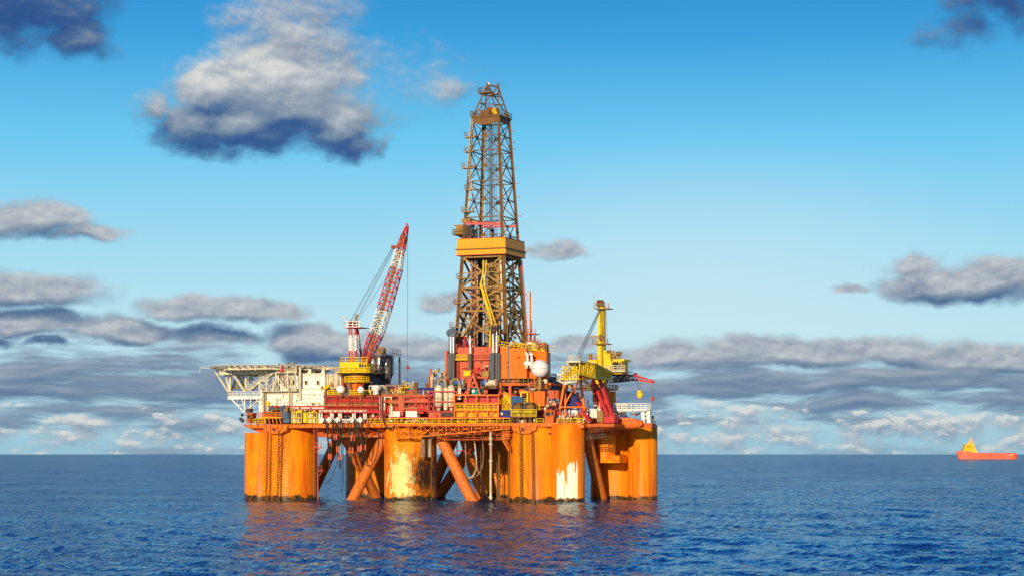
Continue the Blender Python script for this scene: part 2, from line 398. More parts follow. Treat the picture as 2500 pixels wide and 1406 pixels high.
PURPLE = paint('purple_grey_cladding', (.16, .14, .17), .6, .1, corr=(CU, .8, .05))  # dark purple-grey cladding with corrugations
SLATE = paint('blue_grey_steel', (.07, .13, .19), .45, .35)
BLUE = paint('blue_paint', (.03, .12, .30), .45, .15)
NAVY = paint('navy_paint', (.03, .035, .20), .45, .1)
TEAL = paint('teal_paint', (.0, .30, .30), .45, .08)
CHROME = paint('polished_steel', (.6, .62, .64), .35, 0, metal=.45, vary=.05)
CYL = paint('dark_cylinder_steel', (.10, .105, .10), .45, .3)
RUBBER = paint('black_hose', (.035, .028, .02), .6, .2)
ROPE = paint('steel_wire', (.10, .12, .14), .6, 0)
STACK = paint('grey_exhaust_steel', (.36, .30, .20), .5, .6, metal=.3)
GLASS = paint('dark_glass', (.03, .035, .045), .12, 0, vary=.1, bump=0)
DOME = paint('radome_white', (.84, .82, .74), .35, .02, vary=.04)
SILO = paint('galvanised_steel', (.45, .42, .38), .35, .5, metal=.6)
BOOT = paint('lifeboat_orange', (.86, .17, .02), .35, .08, vary=.1)

def hull_mat(name, kind=None):
    m = bpy.data.materials.new(name); m.use_nodes = True; t = NT(m.node_tree); b = t.n['Principled BSDF']
    pos = t.new('ShaderNodeNewGeometry').outputs['Position']; x, y, z = t.sep(pos)[:3]
    st = t.noise(t.vm('MULTIPLY', pos, (.35, .35, .04)), 1, 5, .6)
    col = t.ramp(st, [(.30, (.72, .13, .010)), (.43, (.86, .21, .006)), (.57, (.90, .30, .005)), (.7, (.84, .18, .012))])
    fs = t.noise(t.vm('MULTIPLY', pos, (2.2, 2.2, .12)), 1, 6, .65)
    col = t.mix(t.m('MULTIPLY', t.smooth(fs, .52, .70), .5), col, (.50, .085, .012, 1))
    # rolled plates differ a little in shade; rust runs below the seams
    wn = t.new('ShaderNodeTexWhiteNoise', noise_dimensions='3D'); t.l.new(t.xyz(t.m('FLOOR', t.m('DIVIDE', x, 3.6)), 0., t.m('FLOOR', t.m('DIVIDE', z, 3.05))), wn.inputs['Vector'])
    col = t.mix(t.m('MULTIPLY', wn.outputs['Value'], .22), col, (.66, .12, .012, 1))
    rr = t.noise(t.vm('MULTIPLY', pos, (1.1, 1.1, .05)), 1, 5, .7)
    col = t.mix(t.m('MULTIPLY', t.smooth(rr, .56, .66), .55), col, (.42, .075, .012, 1))
    # weld seams every 3 m
    fr = t.m('FRACT', t.m('DIVIDE', z, 3.05)); seam = t.m('LESS_THAN', fr, .025)
    col = t.mix(t.m('MULTIPLY', seam, .35), col, (.4, .09, .01, 1))
    sp = t.noise(t.vm('MULTIPLY', pos, (1, 1, .6)), 1.1, 6, .7)
    if kind == 'worn':      # coating gone in ragged pale patches, soot round the exhaust outlets
        cx, cz = t.m('SUBTRACT', x, -27.6), t.m('SUBTRACT', z, 6.5)
        e = t.m('SUBTRACT', 1.0, t.vm('LENGTH', t.xyz(t.m('DIVIDE', cx, 4.4), 0., t.m('DIVIDE', cz, 7.2))))
        e = t.m('ADD', e, t.m('MULTIPLY', t.m('SUBTRACT', t.noise(t.vm('MULTIPLY', pos, (1, 1, .35)), .9, 8, .72), .5), 4.2))
        col = t.mix(t.smooth(e, .22, .32), col, (.9, .66, .22, 1))
        e2 = t.m('SUBTRACT', 1.0, t.vm('LENGTH', t.xyz(t.m('DIVIDE', t.m('SUBTRACT', x, -22.0), 3.6), 0., t.m('DIVIDE', t.m('SUBTRACT', z, 6.8), 5.8))))
        e2 = t.m('ADD', e2, t.m('MULTIPLY', t.m('SUBTRACT', sp, .5), 2.2))
        col = t.mix(t.m('MULTIPLY', t.smooth(e2, -.6, .75), .97), col, (.018, .014, .012, 1))
    if kind == 'white':     # bare white patches low on the outer column
        s3 = t.noise(t.vm('MULTIPLY', pos, (1, 1, .22)), 1.25, 8, .62)
        for (px, w_, h_) in ((11.8, .95, 7.4), (13.2, .3, 5.2), (14.7, 1.3, 8.6)):
            g = t.m('SUBTRACT', 1., t.m('POWER', t.m('ABSOLUTE', t.m('DIVIDE', t.m('SUBTRACT', x, px), w_)), 3.))
            k = t.m('MULTIPLY_ADD', t.m('SUBTRACT', s3, .5), 11., h_)
            g = t.m('MULTIPLY', t.smooth(g, 0, .1), t.smooth(t.m('SUBTRACT', k, z), -.1, .15))
            col = t.mix(g, col, (.9, .86, .6, 1))
    # marine growth and wet band at the waterline
    wl = t.m('ADD', t.m('MULTIPLY', t.noise(t.vm('MULTIPLY', pos, (.35, .35, .35)), 1, 5, .65), 3.6), -.75)
    g1 = t.smooth(t.m('SUBTRACT', wl, z), -.35, .2)
    gc = t.ramp(sp, [(.35, (.012, .012, .008)), (.5, (.05, .035, .012)), (.62, (.22, .08, .02)), (.75, (.07, .06, .015))])
    col = t.mix(g1, col, gc)
    t.l.new(col, b.inputs['Base Color'])
    t.l.new(t.m('MULTIPLY_ADD', st, .3, .26), b.inputs['Roughness']); b.inputs['Specular IOR Level'].default_value = .12
    dent = t.m('ADD', t.m('MULTIPLY', t.noise(pos, .5, 3, .5), .10), t.m('MULTIPLY', sp, .02))
    bp = t.new('ShaderNodeBump'); bp.inputs['Distance'].default_value = 1; t.l.new(dent, bp.inputs['Height']); t.l.new(bp.outputs[0], b.inputs['Normal'])
    return m
HULL = hull_mat('orange_hull_steel'); HWORN = hull_mat('worn_hull_steel', 'worn'); HWHITE = hull_mat('patched_hull_steel', 'white')
BRACE = paint('scuffed_brace_steel', (.76, .19, .025), .5, .25)

# ================================================================ the rig's hull
rig = thing('oil_rig', (0, 20, 0), 'orange semi-submersible rig hull standing in the sea on thick round columns', 'oil rig')
def column(px, r_px, ytop, o, mat, label=None):
    Y = front(px)+o; d = 500+Y; c = at(px, HORZ, Y); r = r_px/FPX*d; zt = CAMZ+(HORZ-ytop)/FPX*d
    m = MB(); m.lathe((c.x, c.y, 0), [(r, -6), (r, zt-.15), (r-.15, zt), (.01, zt)], 64)
    b = m.build('column', mat, rig)
    if label: b['label'] = label
    return b
column(709, 67, 1040, 9, HULL)
column(642, 44.5, 1056, 6, HULL, 'shorter round orange lobe at the left end of the hull')
column(1002, 64, 1045, 8, HWORN, 'round middle column with peeled pale patches and black soot')
column(1316, 73, 1040, 8, HULL)
column(1387, 41, 1036, 2.5, HWHITE, 'round column with bare white patches above the waterline')
column(1506, 64, 1046, 34, HULL)
column(1569, 36, 1037, 28, HULL)
column(905, 61, 1050, 50, HULL); column(1222, 62, 1050, 50, HULL)
m = MB(); m.cyl(rp(1474, 1108, 22)*1.0, 2.1, 1); m = MB()
c = rp(1477, 1108, 22); m.cyl((c.x, c.y, 9.6), 2.75, 18, 40); m.build('caisson', HULL, rig)
m = MB(); m.rbox(1442, 1512, 1111, 1129, 20, 6); m.prism([rp(1448, 1120, 20), rp(1490, 1120, 20), rp(1512, 1129, 20), rp(1448, 1129, 20)], -VV*1.2); m.build('sponson', HULL, rig)

def brace(a, b, oa, ob, r, mat=None, ext=True):
    p = rp(a[0], a[1], oa); q = rp(b[0], b[1], ob)
    d = (q-p).normalized(); m = MB(); m.bar(p-d*1.5, q+d*(5 if ext else 0), r, r, 24); return m.build('brace', mat or BRACE, rig)
brace((1075, 1066), (1151, 1219), 6, 4, 1.45)
brace((944, 1055), (862, 1216), 6, 8, 1.4)
brace((840, 1060), (918, 1213), 16, 34, 1.4)
brace((829, 1060), (768, 1190), 28, 38, 1.45)
brace((1108, 1064), (1062, 1175), 32, 44, 1.5)
brace((1153, 1085), (1070, 1212), 36, 48, 1.5)
brace((1132, 1064), (1178, 1216), 22, 30, 1.35)
brace((1432, 1064), (1470, 1219), 10, 24, 1.35)

# decks
m = MB()
m.rbox(604, 1420, 1033, 1042, 0, 12); m.build('main_deck', ORANGE, rig)
m = MB(); m.rbox(604, 1300, 1034, 1041, 12.1, 22); m.build('aft_deck', ORANGE2, rig)
m = MB(); m.rbox(775, 1245, 1043.5, 1064, 5, 40); m.build('deck_box', ORANGE2, rig)
m = MB(); m.rbox(1419, 1500, 1033.5, 1041, 3, 7); m.prism([rp(1415, 1041.5, 3.4), rp(1499, 1041.5, 3.4), rp(1478, 1051, 7), rp(1428, 1060, 7)], VV*3); m.build('crane_deck', ORANGE2, rig)
m = MB(); m.rbox(1436, 1492, 1030, 1060, 17, 9); m.build('crane_foundation', ORANGE2, rig)
m = MB()
for i in range(5): m.beam(rp(1432+i*9, 1062-i*2.2, 4), rp(1440+i*9, 1043, 4), .2)
m.rail([rp(1432, 1072, 5), rp(1478, 1068, 5)], 1.0, .8, .16, 1); m.build('underdeck_walkway', DARK, rig)
m = MB(); m.prism([rp(590, 1035, 1), rp(640, 1037, 1), rp(640, 1043, 1), rp(600, 1041, 1)], VV*9)
m.prism([rp(605, 1042.5, 2), rp(655, 1043, 2), rp(650, 1056, 2), rp(635, 1056, 2)], VV*6); m.build('corner_sponson', ORANGE2, rig)
# deck edge stiffeners
for i in range(48):
    px = 612+i*16.8; m = MB(); m.cbox(rp(px, 1037.5, 0)-VV*.12, .22, .24, .9); m.build('deck_edge_rib', ORANGE2, rig)
for i in range(13):
    px = 790+i*36; m = MB(); m.prism([rp(px, 1042.5, .5), rp(px, 1042.5, 6), rp(px, 1062, 6)], UV*.25); m.build('deck_gusset', ORANGE2, rig)
m = MB(); m.prism([rp(1360, 1042.5, .2), rp(1425, 1036, .2), rp(1425, 1043, .2), rp(1335, 1056, .2)], VV*4)
m.build('deck_bracket', ORANGE, rig)
# fairlead housings with a round hole
for (x0, x1) in ((649, 697), (1256, 1305)):
    m = MB(); w_ = x1-x0; pts = [rp(x0, 1037, -1), rp(x1+6, 1037, -1), rp(x1+2, 1049, -1)]
    for k in range(7):
        a = k/6; pts.append(rp(x1-6-(w_-12)*a, 1056+2.0*math.sin(a*PI)-(0 if 0 < a < 1 else 2), -1))
    pts.append(rp(x0-2, 1049, -1))
    m.prism(pts, VV*6); m.prism([rp(x0-8, 1042, -.6), rp(x0-2, 1042, -.6), rp(x0+2, 1056, -.6)], VV*.5)
    f = m.build('fairlead_housing', ORANGE, rig)
    m = MB(); xc = (x0+x1)/2-5; m.lathe(rp(xc, 1047, -1.5), [(.38, 0), (.38, .7)], 16, VV); m.build('hole', DARK, f)
    m = MB(); m.lathe(rp(xc, 1047, -1.4), [(.52, 0), (.52, .3)], 16, VV); m.build('hole_rim', ORANGE2, f)
    for k in (-20, -9, 9, 20): m = MB(); m.prism([rp(xc+k, 1038, -1.6), rp(xc+k+.8, 1038, -1.6), rp(xc+k*.8, 1054, -1.1)], VV*.5); m.build('rib', ORANGE2, f)
# lattice walkway slung under the deck edge
def truss():
    m = MB(); N = 9
    def tp(i, o): x = 966+(1244-966)*i/N; return rp(x, 1037, o)
    def bt(i, o): x = 966+(1244-966)*i/N; return rp(x, 1070-24*i/N, o)
    for o in (-2.2, -.6):
        for i in range(N):
            m.beam(tp(i, o), tp(i+1, o), .26); m.beam(bt(i, o), bt(i+1, o), .24); m.beam(tp(i, o), bt(i, o), .2)
            m.beam(tp(i, o), bt(i+1, o), .13); m.beam(bt(i, o), tp(i+1, o), .13)
            mid = (tp(i, o)+bt(i, o))/2; mid2 = (tp(i+1, o)+bt(i+1, o))/2; m.beam(mid, mid2, .1)
        m.beam(tp(N, o), bt(N, o), .2)
    for i in range(N+1): m.beam(tp(i, -2.2), tp(i, -.6), .16); m.beam(bt(i, -2.2), bt(i, -.6), .16)
    m.build('lattice_walkway', ORANGE, rig)
truss()
m = MB()
m.beam(rp(1085, 1073, 3), rp(1232, 1073, 3), .35)
m.beam(rp(1085, 1059, 3), rp(1232, 1059, 3), .2)
for i in range(9):
    m.beam(rp(1090+i*17, 1048, 3), rp(1090+i*17, 1074, 3), .18)
m.rail([rp(1085, 1073, 2), rp(1232, 1073, 2)], 1.2, 2, .1)
m.build('lower_walkway', ORANGE2, rig)
m = MB()
for i, y in enumerate((1062, 1065, 1068)): m.bar(rp(800, y, 4+i*.5), rp(1235, y-2, 4+i*.5), .16+.05*i)
for i in range(30):
    x = 1095+rnd.random()*130; y = 1062+rnd.random()*8; m.bar(rp(x, y, 4), rp(x+rnd.random()*16, y, 4), .12+rnd.random()*.2)
m.build('underdeck_pipework', BROWN, rig)
m = MB()
for i in range(5):
    x = 800+i*30; m.beam(rp(x, 1042, 1), rp(x+30, 1062, 6), .35); m.beam(rp(x, 1062, 6), rp(x+12, 1040, 1), .25)
m.beam(rp(783, 1064, 3), rp(935, 1064, 3), .5)
m.build('underdeck_bracing', ORANGE2, rig)
# column ladders and small landings
m = MB(); m.ladder(rp(767, 1214, 1.5), rp(767, 1044, 1.5), .5); m.ladder(rp(771, 1085, 1.2), rp(771, 1044, 1.2), .7); m.build('column_ladder', CORAL, rig)
m = MB()
for (x, y, wd) in ((774, 1091, 20), (782, 1148, 12)):
    m.rbox(x-wd/2, x+wd/2, y, y+1.3, 1, 1.6); m.rail([rp(x-wd/2, y, 2.6), rp(x-wd/2, y, 1), rp(x+wd/2, y, 1), rp(x+wd/2, y, 2.6)], 1.2, 1.2, .1)
    m.beam(rp(x+wd/2-1, y, 1.4), rp(x-wd/3, y+16, 2.4), .16)
m.bar(rp(776, 1092, 1.4), rp(776, 1222, 1.4), .13)
m.build('column_landing', CORAL, rig)
m = MB(); m.rbox(1224, 1243, 1060, 1062, -1, 2)
for k in range(6): m.beam(rp(1226+k*3.4, 1044, -1), rp(1226+k*3.4, 1072, -1), .12)
for k in range(5): m.beam(rp(1225, 1046+k*6, -1), rp(1244, 1046+k*6, -1), .12)
m.stairs(rp(1228, 1075, -1), rp(1242, 1100, -1), .9, None, .12); m.build('stair_cage', ORANGE, rig)

# exhaust bends over the worn column, drain pipes and the pale riser
for x in (1033, 1050):
    m = MB(); pts = [rp(x, y, 1.0) for y in (1115, 1080, 1072)]+[rp(x+1.5+k*3, 1068-k*2, 1+k*.8) for k in range(4)]
    m.tube(pts, .58, 14); m.lathe(rp(x, 1093, 1.0), [(.66, 0), (.66, .2)], 14)
    e = m.build('exhaust_outlet', STACK, rig)
m = MB(); m.rbox(1020, 1078, 1058, 1066, 4, 3); m.build('exhaust_manifold', TAN, rig)
m = MB(); m.bar(rp(1198, 1219, -1), rp(1198, 1050, -1), .30, None, 12)
for y in (1125, 1072, 1085, 1214): m.lathe(rp(1198, y, -1), [(.55, 0), (.55, .25)], 12)
m.build('riser_pipe', CREAM, rig)
for (x, o, r_) in ((1219, 18, .3), (1214, 20, .2), (1174, 14, .12), (1241, 3, .14), (1053, 1.5, .1), (1116, 16, .1)):
    m = MB(); m.bar(rp(x, 1060, o), rp(x, 1222, o), r_); m.build('caisson_pipe', BROWN, rig)
# railings of the main deck
for (a, b, h_, pw) in ((776, 786, 1.2, .1), (898, 948, 1.2, .11), (948, 1245, 1.3, .12), (1360, 1425, 1.2, .13), (1310, 1328, 1.2, .13), (618, 646, 1.2, .13)):
    m = MB(); m.rail([rp(a, 1033, .4), rp(b, 1033, .4)], h_, 1.7, pw); m.build('deck_railing', YELLOW, rig)
m = MB(); m.beam(rp(950, 1018.5, .8), rp(1245, 1018.5, .8), .22); m.build('pipe_rail', RED, rig)

# ================================================================ derrick
DC_Y = 28.0
dcx = (1199-1250)/FPX*(500+DC_Y)
def dz(py): return CAMZ+(HORZ-py)/FPX*(500+DC_Y)
ZT = dz(291); ZB = dz(850)
def dside(z): return 13.9+(7.1-13.9)*(z-ZB)/(ZT-ZB)
def dcor(k, z, ext=0):                        # k: 0 left front, 1 near corner, 2 right back, 3 back
    s = dside(z)/2+ext; a, b = ((-1, -1), (1, -1), (1, 1), (-1, 1))[k]
    return Vector((dcx, DC_Y, z))+UV*s*a+VV*s*b
der = thing('drilling_derrick', (dcx, DC_Y, ZB), 'tall brown steel lattice derrick with an orange windwall band round its middle', 'derrick')
for k in range(4):
    m = MB(); m.beam(dcor(k, ZB-1.5), dcor(k, dz(610)), .72); m.beam(dcor(k, dz(610)), dcor(k, ZT), .56); m.build('leg', BROWN, der)
def face(k, zs, xw, hw, mat, name='bracing_panel', mid=True):
    a, b = k, (k+1) % 4
    for z0, z1 in zip(zs, zs[1:]):
        m = MB(); zm = (z0+z1)/2
        m.beam(dcor(a, z0), dcor(b, z1), xw); m.beam(dcor(b, z0), dcor(a, z1), xw)
        m.beam(dcor(a, z1), dcor(b, z1), hw)
        if mid:
            m.beam(dcor(a, zm), dcor(b, zm), hw*.7)
            c = (dcor(a, zm)+dcor(b, zm))/2; m.cbox(c, .9, .3, .9, *( (UV, VV) if k % 2 == 0 else (VV, UV)))
        m.build(name, mat, der)
up = [dz(y) for y in (622, 535, 447, 372, 300)]
for k in range(4): face(k, up, .2, .26, BROWN)
lo = [dz(y) for y in (853, 762, 706, 632)]
for k in range(4): face(k, lo, .42, .42, TAN if k < 2 else BROWN, mid=False)
m = MB()                                     # inner diagonals of the wide base
for k in (0, 1, 3):
    a, b = k, (k+1) % 4
    m.beam(dcor(a, ZB), (dcor(a, dz(745))+dcor(b, dz(745)))/2, .55); m.beam(dcor(b, ZB), (dcor(a, dz(745))+dcor(b, dz(745)))/2, .55)
m.build('base_brace', TAN, der)
# windwall band
zt, zb = dz(588), dz(628)
m = MB(); ring = []
for z, e in ((zb, 1.95), (zt, 1.7)):
    for k in range(4): ring.append(dcor(k, dz(608), 1.15+(e-1.7)))
vs = []
for z, e in ((zb, 1.35), (zt, 1.15)):
    for k in range(4): v = dcor(k, dz(608), e); v.z = z; vs.append(v)
for z, e in ((zb, 1.15), (zt, .95)):
    for k in range(4): v = dcor(k, dz(608), e); v.z = z; vs.append(v)
m.add(vs, [(k, (k+1) % 4, (k+1) % 4+4, k+4) for k in range(4)]+[(k+8, k+12, (k+1) % 4+12, (k+1) % 4+8) for k in range(4)]+[(k+4, (k+1) % 4+4, (k+1) % 4+12, k+12) for k in range(4)]+[(k, k+8, (k+1) % 4+8, (k+1) % 4) for k in range(4)])
ww = m.build('windwall', AMBER, der)
m = MB()
for k in range(4):
    for z in (zb, zt):
        a = dcor(k, dz(608), 1.36 if z == zb else 1.16); b = dcor((k+1) % 4, dz(608), 1.36 if z == zb else 1.16); a.z = b.z = z; m.beam(a, b, .14)
m.build('windwall_trim', RED, ww)
m = MB(); c = Vector((dcx, DC_Y, zb+1.5)); m.cbox(c, 14, 14, .3); 
m.build('band_floor', BROWN, der)
# crown
m = MB(); s = dside(ZT)
p0 = dcor(0, ZT, .2); p1 = dcor(1, ZT, .2); dn = ZV*-1
m.prism([p0, p1, p1+dn*1.0, (p0+p1)/2+UV*1.4+dn*2.0, (p0+p1)/2-UV*1.4+dn*2.0, p0+dn*1.0], VV*.4)
p0 = dcor(1, ZT, .2); p1 = dcor(2, ZT, .2); m.prism([p0, p1, p1+dn*1.4, p0+dn*1.4], -UV*.3)
m.cbox((dcx, DC_Y, ZT+.1), s+1, s+1, .3); m.cbox(Vector((dcx, DC_Y, ZT+1))-VV*1.5-UV*.8, 2.6, 2, 1.7)
m.build('crown_platform', BROWN, der)
m = MB(); q = [dcor(k, ZT+.3, .5) for k in range(4)]; m.rail(q+[q[0]], 1.3, 1.6, .12)
m.build('crown_railing', BROWN, der)
ga = at(1190, 208, DC_Y-1); gb = at(1216, 213, DC_Y+1)
m = MB()
for (k, tgt) in ((0, ga), (3, ga), (1, gb), (2, gb), (1, ga), (2, ga), (0, gb)):
    b_ = dcor(k, ZT, .1); m.beam(b_, tgt, .34 if (k, tgt) in ((0, ga), (2, gb)) else .24)
m.beam(ga, gb, .35); m.beam(gb, gb+ZV*.9, .4); m.beam(ga, ga+ZV*.5, .4)
for t in (.45, .7):
    a = dcor(0, ZT, .1).lerp(ga, t); b_ = dcor(2, ZT, .1).lerp(gb, t); c_ = dcor(3, ZT, .1).lerp(ga, t); m.beam(a, c_, .2); m.beam(c_, b_, .2); m.beam(a, b_, .16)
m.build('gin_pole_frame', BROWN, der)
m = MB(); c_ = at(1187, 228, DC_Y-1); m.cbox(c_, 3.6, 2.2, .25); m.cbox(c_+UV*2.4-ZV*.5, 2, 1.4, .25)
m.rail([c_-UV*1.8-VV*1.1, c_+UV*1.8-VV*1.1], 1.3, 1, .1); m.rail([c_-UV*1.8-VV*1.1, c_-UV*1.8+VV*1.1], 1.3, 1, .1)
m.build('top_platform', BROWN, der)
m = MB(); m.ladder(at(1191, 275, DC_Y-1), at(1191, 232, DC_Y-1), .8); m.beam(at(1176, 290, DC_Y), at(1176, 212, DC_Y), .1); m.build('top_ladder', BROWN, der)
m = MB(); m.lathe(at(1210, 272, DC_Y-1.4), [(.9, 0), (1.0, .1), (.85, .35), (.95, .7), (.9, .8)], 28, (VV*.9-UV*.45).normalized()); m.build('crown_sheave', YELLOW, der)
m = MB(); m.cbox(at(1197, 273, DC_Y), 1.6, 1.6, 2.0); m.build('sheave_housing', MAROON, der)
m = MB(); m.ball(at(1194, 206, DC_Y-1), .28, 10); m.beam(at(1192, 206, DC_Y-1), at(1192, 200, DC_Y-1), .12); m.build('top_lamp', WHITE, der)
# drill lines and guide rails inside
for i, (x, r_, mt) in enumerate([(1187, .05, ROPE), (1190, .05, ROPE), (1194, .06, ROPE), (1197, .16, SLATE), (1200, .10, GREY), (1202, .18, SLATE), (1206, .05, ROPE), (1209, .06, ROPE), (1213, .05, ROPE)]):
    m = MB(); m.bar(at(x, 640, DC_Y), at(x-1, 305, DC_Y), r_, None, 6); m.build('drill_line', mt, der)
for i in range(8):
    m = MB(); x = 1178+i*6; m.bar(at(x, 585, DC_Y+rnd.uniform(-2, 2)), at(1184+i*4.4, 310, DC_Y+rnd.uniform(-2, 2)), .035, None, 5); m.build('guy_line', ROPE, der)
m = MB(); m.bar(at(1176, 590, DC_Y+1), at(1184, 300, DC_Y+1), .2)
m.build('standpipe', TAN, der)
# inner mast below the band: mesh clad, dark
m = MB(); c0 = at(1203, 850, DC_Y); c1 = at(1203, 632, DC_Y)
m.lattice(c0, c1, 3.2, 3.0, UV, VV, 44, .16, .07)
m.lattice(c0+UV*.2, c1+UV*.2, 2.0, 1.9, UV, VV, 30, .14, .09)
m.build('inner_mast', TAN, der)
m = MB(); m.cbox(at(1203, 800, DC_Y), 1.2, 1.2, 8); m.cbox(at(1204, 700, DC_Y), .9, .9, 10); m.bar(at(1203, 850, DC_Y), at(1203, 560, DC_Y), .35)
for k in range(8): m.cbox(at(1203+rnd.uniform(-4, 4), 660+k*24, DC_Y-1), rnd.uniform(.5, 1.3), .6, rnd.uniform(.5, 1.6))
m.build('travelling_block', DARK, der)
m = MB(); m.beam(at(1215, 640, DC_Y-5), at(1217, 845, DC_Y-5), .7, .7); m.build('guide_rail', TAN, der)
m = MB(); m.beam(at(1225, 628, DC_Y-6.2), at(1237, 850, DC_Y-6.6), 1.0, 1.0)
for k in range(14): m.cbox(at(1227+k*.75, 640+k*15, DC_Y-6.8), .9, .3, .5)
m.build('guide_rail', CREAM, der)
# drill pipe stands racked on the left
for i in range(7):
    m = MB(); x = 1149+i*2.7; m.bar(at(x, 846, DC_Y+rnd.uniform(-3, 2)), at(x+1, 560, DC_Y+rnd.uniform(-3, 2)), .13, None, 6)
    m.build('pipe_stand', CORAL if i % 3 else CREAM, der)
for i in range(4):
    m = MB(); x = 1168+i*3; m.bar(at(x, 846, DC_Y+4), at(x+1, 640, DC_Y+4), .2, None, 6); m.build('pipe_stand', DARK if i % 2 else BROWN, der)
for i in range(12):
    m = MB(); x = 1140+rnd.uniform(0, 120); y0 = rnd.uniform(760, 850); y1 = rnd.uniform(632, 730); xx = x+(1200-x)*.12; m.bar(at(x, y0, DC_Y+rnd.uniform(-3, 4)), at(xx, y1, DC_Y+rnd.uniform(-3, 4)), rnd.uniform(.07, .2), None, 6); m.build('service_pipe', rnd.choice([TAN, TAN, CREAM, BROWN, SLATE]), der)
for i in range(40):
    m = MB(); x = rnd.uniform(1132, 1268); m.cbox(at(x, rnd.uniform(635, 846), DC_Y+rnd.uniform(-5, 5)), rnd.uniform(.2, 1.0), .4, rnd.uniform(.3, 1.3)); m.build('derrick_fitting', rnd.choice([TAN, TAN, CREAM, BROWN, YELLOW, DARK]), der)
for y, k in ((812, 0), (735, 0), (670, 0), (812, 1), (735, 1), (670, 1), (790, 3), (700, 2)):
    m = MB(); m.beam(dcor(k, dz(y)), dcor((k+1) % 4, dz(y)), .24); m.beam(dcor(k, dz(y+18)), dcor((k+1) % 4, dz(y-25)), .16); m.build('cross_girt', TAN if k == 0 else BROWN, der)
# racking board
m = MB(); m.beam(at(1134, 546, DC_Y-5), at(1222, 547, DC_Y-5.8), .55, .7); m.build('racking_beam', RED, der)
m = MB(); m.beam(at(1175, 555, DC_Y-1), at(1260, 553, DC_Y-2), .35, .5); m.build('racking_beam', RED, der)
m = MB(); m.cbox(at(1146, 541, DC_Y-2), 2.4, 5, .9); m.cbox(at(1158, 543, DC_Y-2), 3, 3, .6); m.build('racking_carriage', TAN, der)
m = MB(); m.cbox(at(1128, 574, DC_Y-1), 3.6, 4, .35); c_ = at(1128, 574, DC_Y-1)
m.rail([c_-UV*1.8+VV*2, c_-UV*1.8-VV*2, c_+UV*1.8-VV*2], 1.3, 1, .12); m.prism([c_-ZV*.2-UV*1.2, c_-ZV*.2+UV*1.8, c_+UV*1.8-ZV*2.2], VV*.3)
m.build('racking_platform', BROWN, der)
m = MB(); m.cbox(at(1127, 562, DC_Y), 2.1, 2.6, 2.4); m.cbox(at(1124, 552, DC_Y), 2.6, 2.6, .3); m.build('racking_cabin', TAN, der)
m = MB()
for k in range(10): m.cbox(at(1140+rnd.uniform(-2, 16), 552+k*3.2, DC_Y-4), rnd.uniform(.6, 1.6), .8, rnd.uniform(.4, 1.0))
m.build('racking_machinery', DARK, der)
for k in range(12):
    m = MB(); m.cbox(at(1140+rnd.uniform(-2, 110), 630+rnd.uniform(0, 5), DC_Y-4+rnd.uniform(0, 8)), rnd.uniform(.6, 3), 1.0, rnd.uniform(.4, 1.2)); m.build('band_machinery', DARK, der)
# side landings joined by caged ladders on the left leg
pl = [(1150, 336, 3), (1147, 372, 2.5), (1146, 411, 3.6), (1151, 464, 3.3), (1143, 518, 3.2), (1131, 680, 3.2), (1123, 740, 3.2), (1115, 798, 3.4)]
for (x, y, L) in pl:
    m = MB(); c_ = at(x, y, DC_Y-4.5 if y < 600 else DC_Y-6); m.cbox(c_, L, 1.6, .25)
    m.rail([c_-UV*L/2+VV*.8, c_-UV*L/2-VV*.8, c_+UV*L/2-VV*.8], 1.25, 1, .08, 1, False)
    m.beam(c_-UV*L*.4, c_+UV*L*.3-ZV*1.6, .1)
    m.build('side_landing', TAN, der)
for (a, b) in zip([(1152, 290)]+[(p[0]-1, p[1]) for p in pl], [(p[0]-1, p[1]) for p in pl]):
    if b[1]-a[1] > 100 or b[1]-a[1] < 10: continue
    m = MB(); m.ladder(at(b[0], b[1], DC_Y-5), at(a[0], a[1], DC_Y-5), .55); q = at(b[0], b[1], DC_Y-5); q2 = at(a[0], a[1], DC_Y-5)
    n_ = max(2, int((q2-q).length/1.2))
    for k in range(n_):
        p_ = q.lerp(q2, (k+.5)/n_); m.beam(p_-UV*.45, p_-UV*.45-VV*.7, .06); m.beam(p_+UV*.45, p_+UV*.45-VV*.7, .06); m.beam(p_-UV*.45-VV*.7, p_+UV*.45-VV*.7, .06)
    m.build('caged_ladder', CREAM if a[1] < 500 else TAN, der)
m = MB(); m.ladder(dcor(1, dz(850), .6), dcor(1, dz(380), .5), .5); m.build('corner_ladder', TAN, der)
m = MB(); m.bar(dcor(2, dz(830), .5), dcor(2, dz(632), .5), .13); m.build('leg_pipe', RED, der)
for k, y in enumerate((318, 345, 361, 408, 446, 478, 525, 715)):
    m = MB(); a = dcor(2, dz(y), .3); m.beam(a-UV*.3, a+UV*.6, .1); m.ball(a+UV*.7, .2, 8); m.build('leg_lamp', TAN, der)
# yellow mud hoses
m = MB(); m.tube([rp(x, y, 14) for x, y in ((1180, 636), (1180, 660), (1176, 684), (1174, 690), (1178, 705), (1195, 760), (1201, 786), (1200, 797), (1197, 812), (1196, 860))], .22); m.build('mud_hose', YELLOW, der)
m = MB(); m.tube([rp(x, y, 14) for x, y in ((1187, 636), (1186, 660), (1182, 690), (1187, 715), (1202, 765), (1210, 790), (1218, 805), (1219, 843))], .17); m.build('mud_hose', YELLOW, der)
m = MB(); m.beam(rp(1172, 692, 15), rp(1200, 790, 15), .32, .32); m.build('hose_boom', YELLOW, der)
m = MB(); m.lattice(rp(1130, 850, 14), rp(1131, 822, 14), 2.4, 1.2, UV, VV, 4, .16, .1); m.build('red_stand', RED, der)

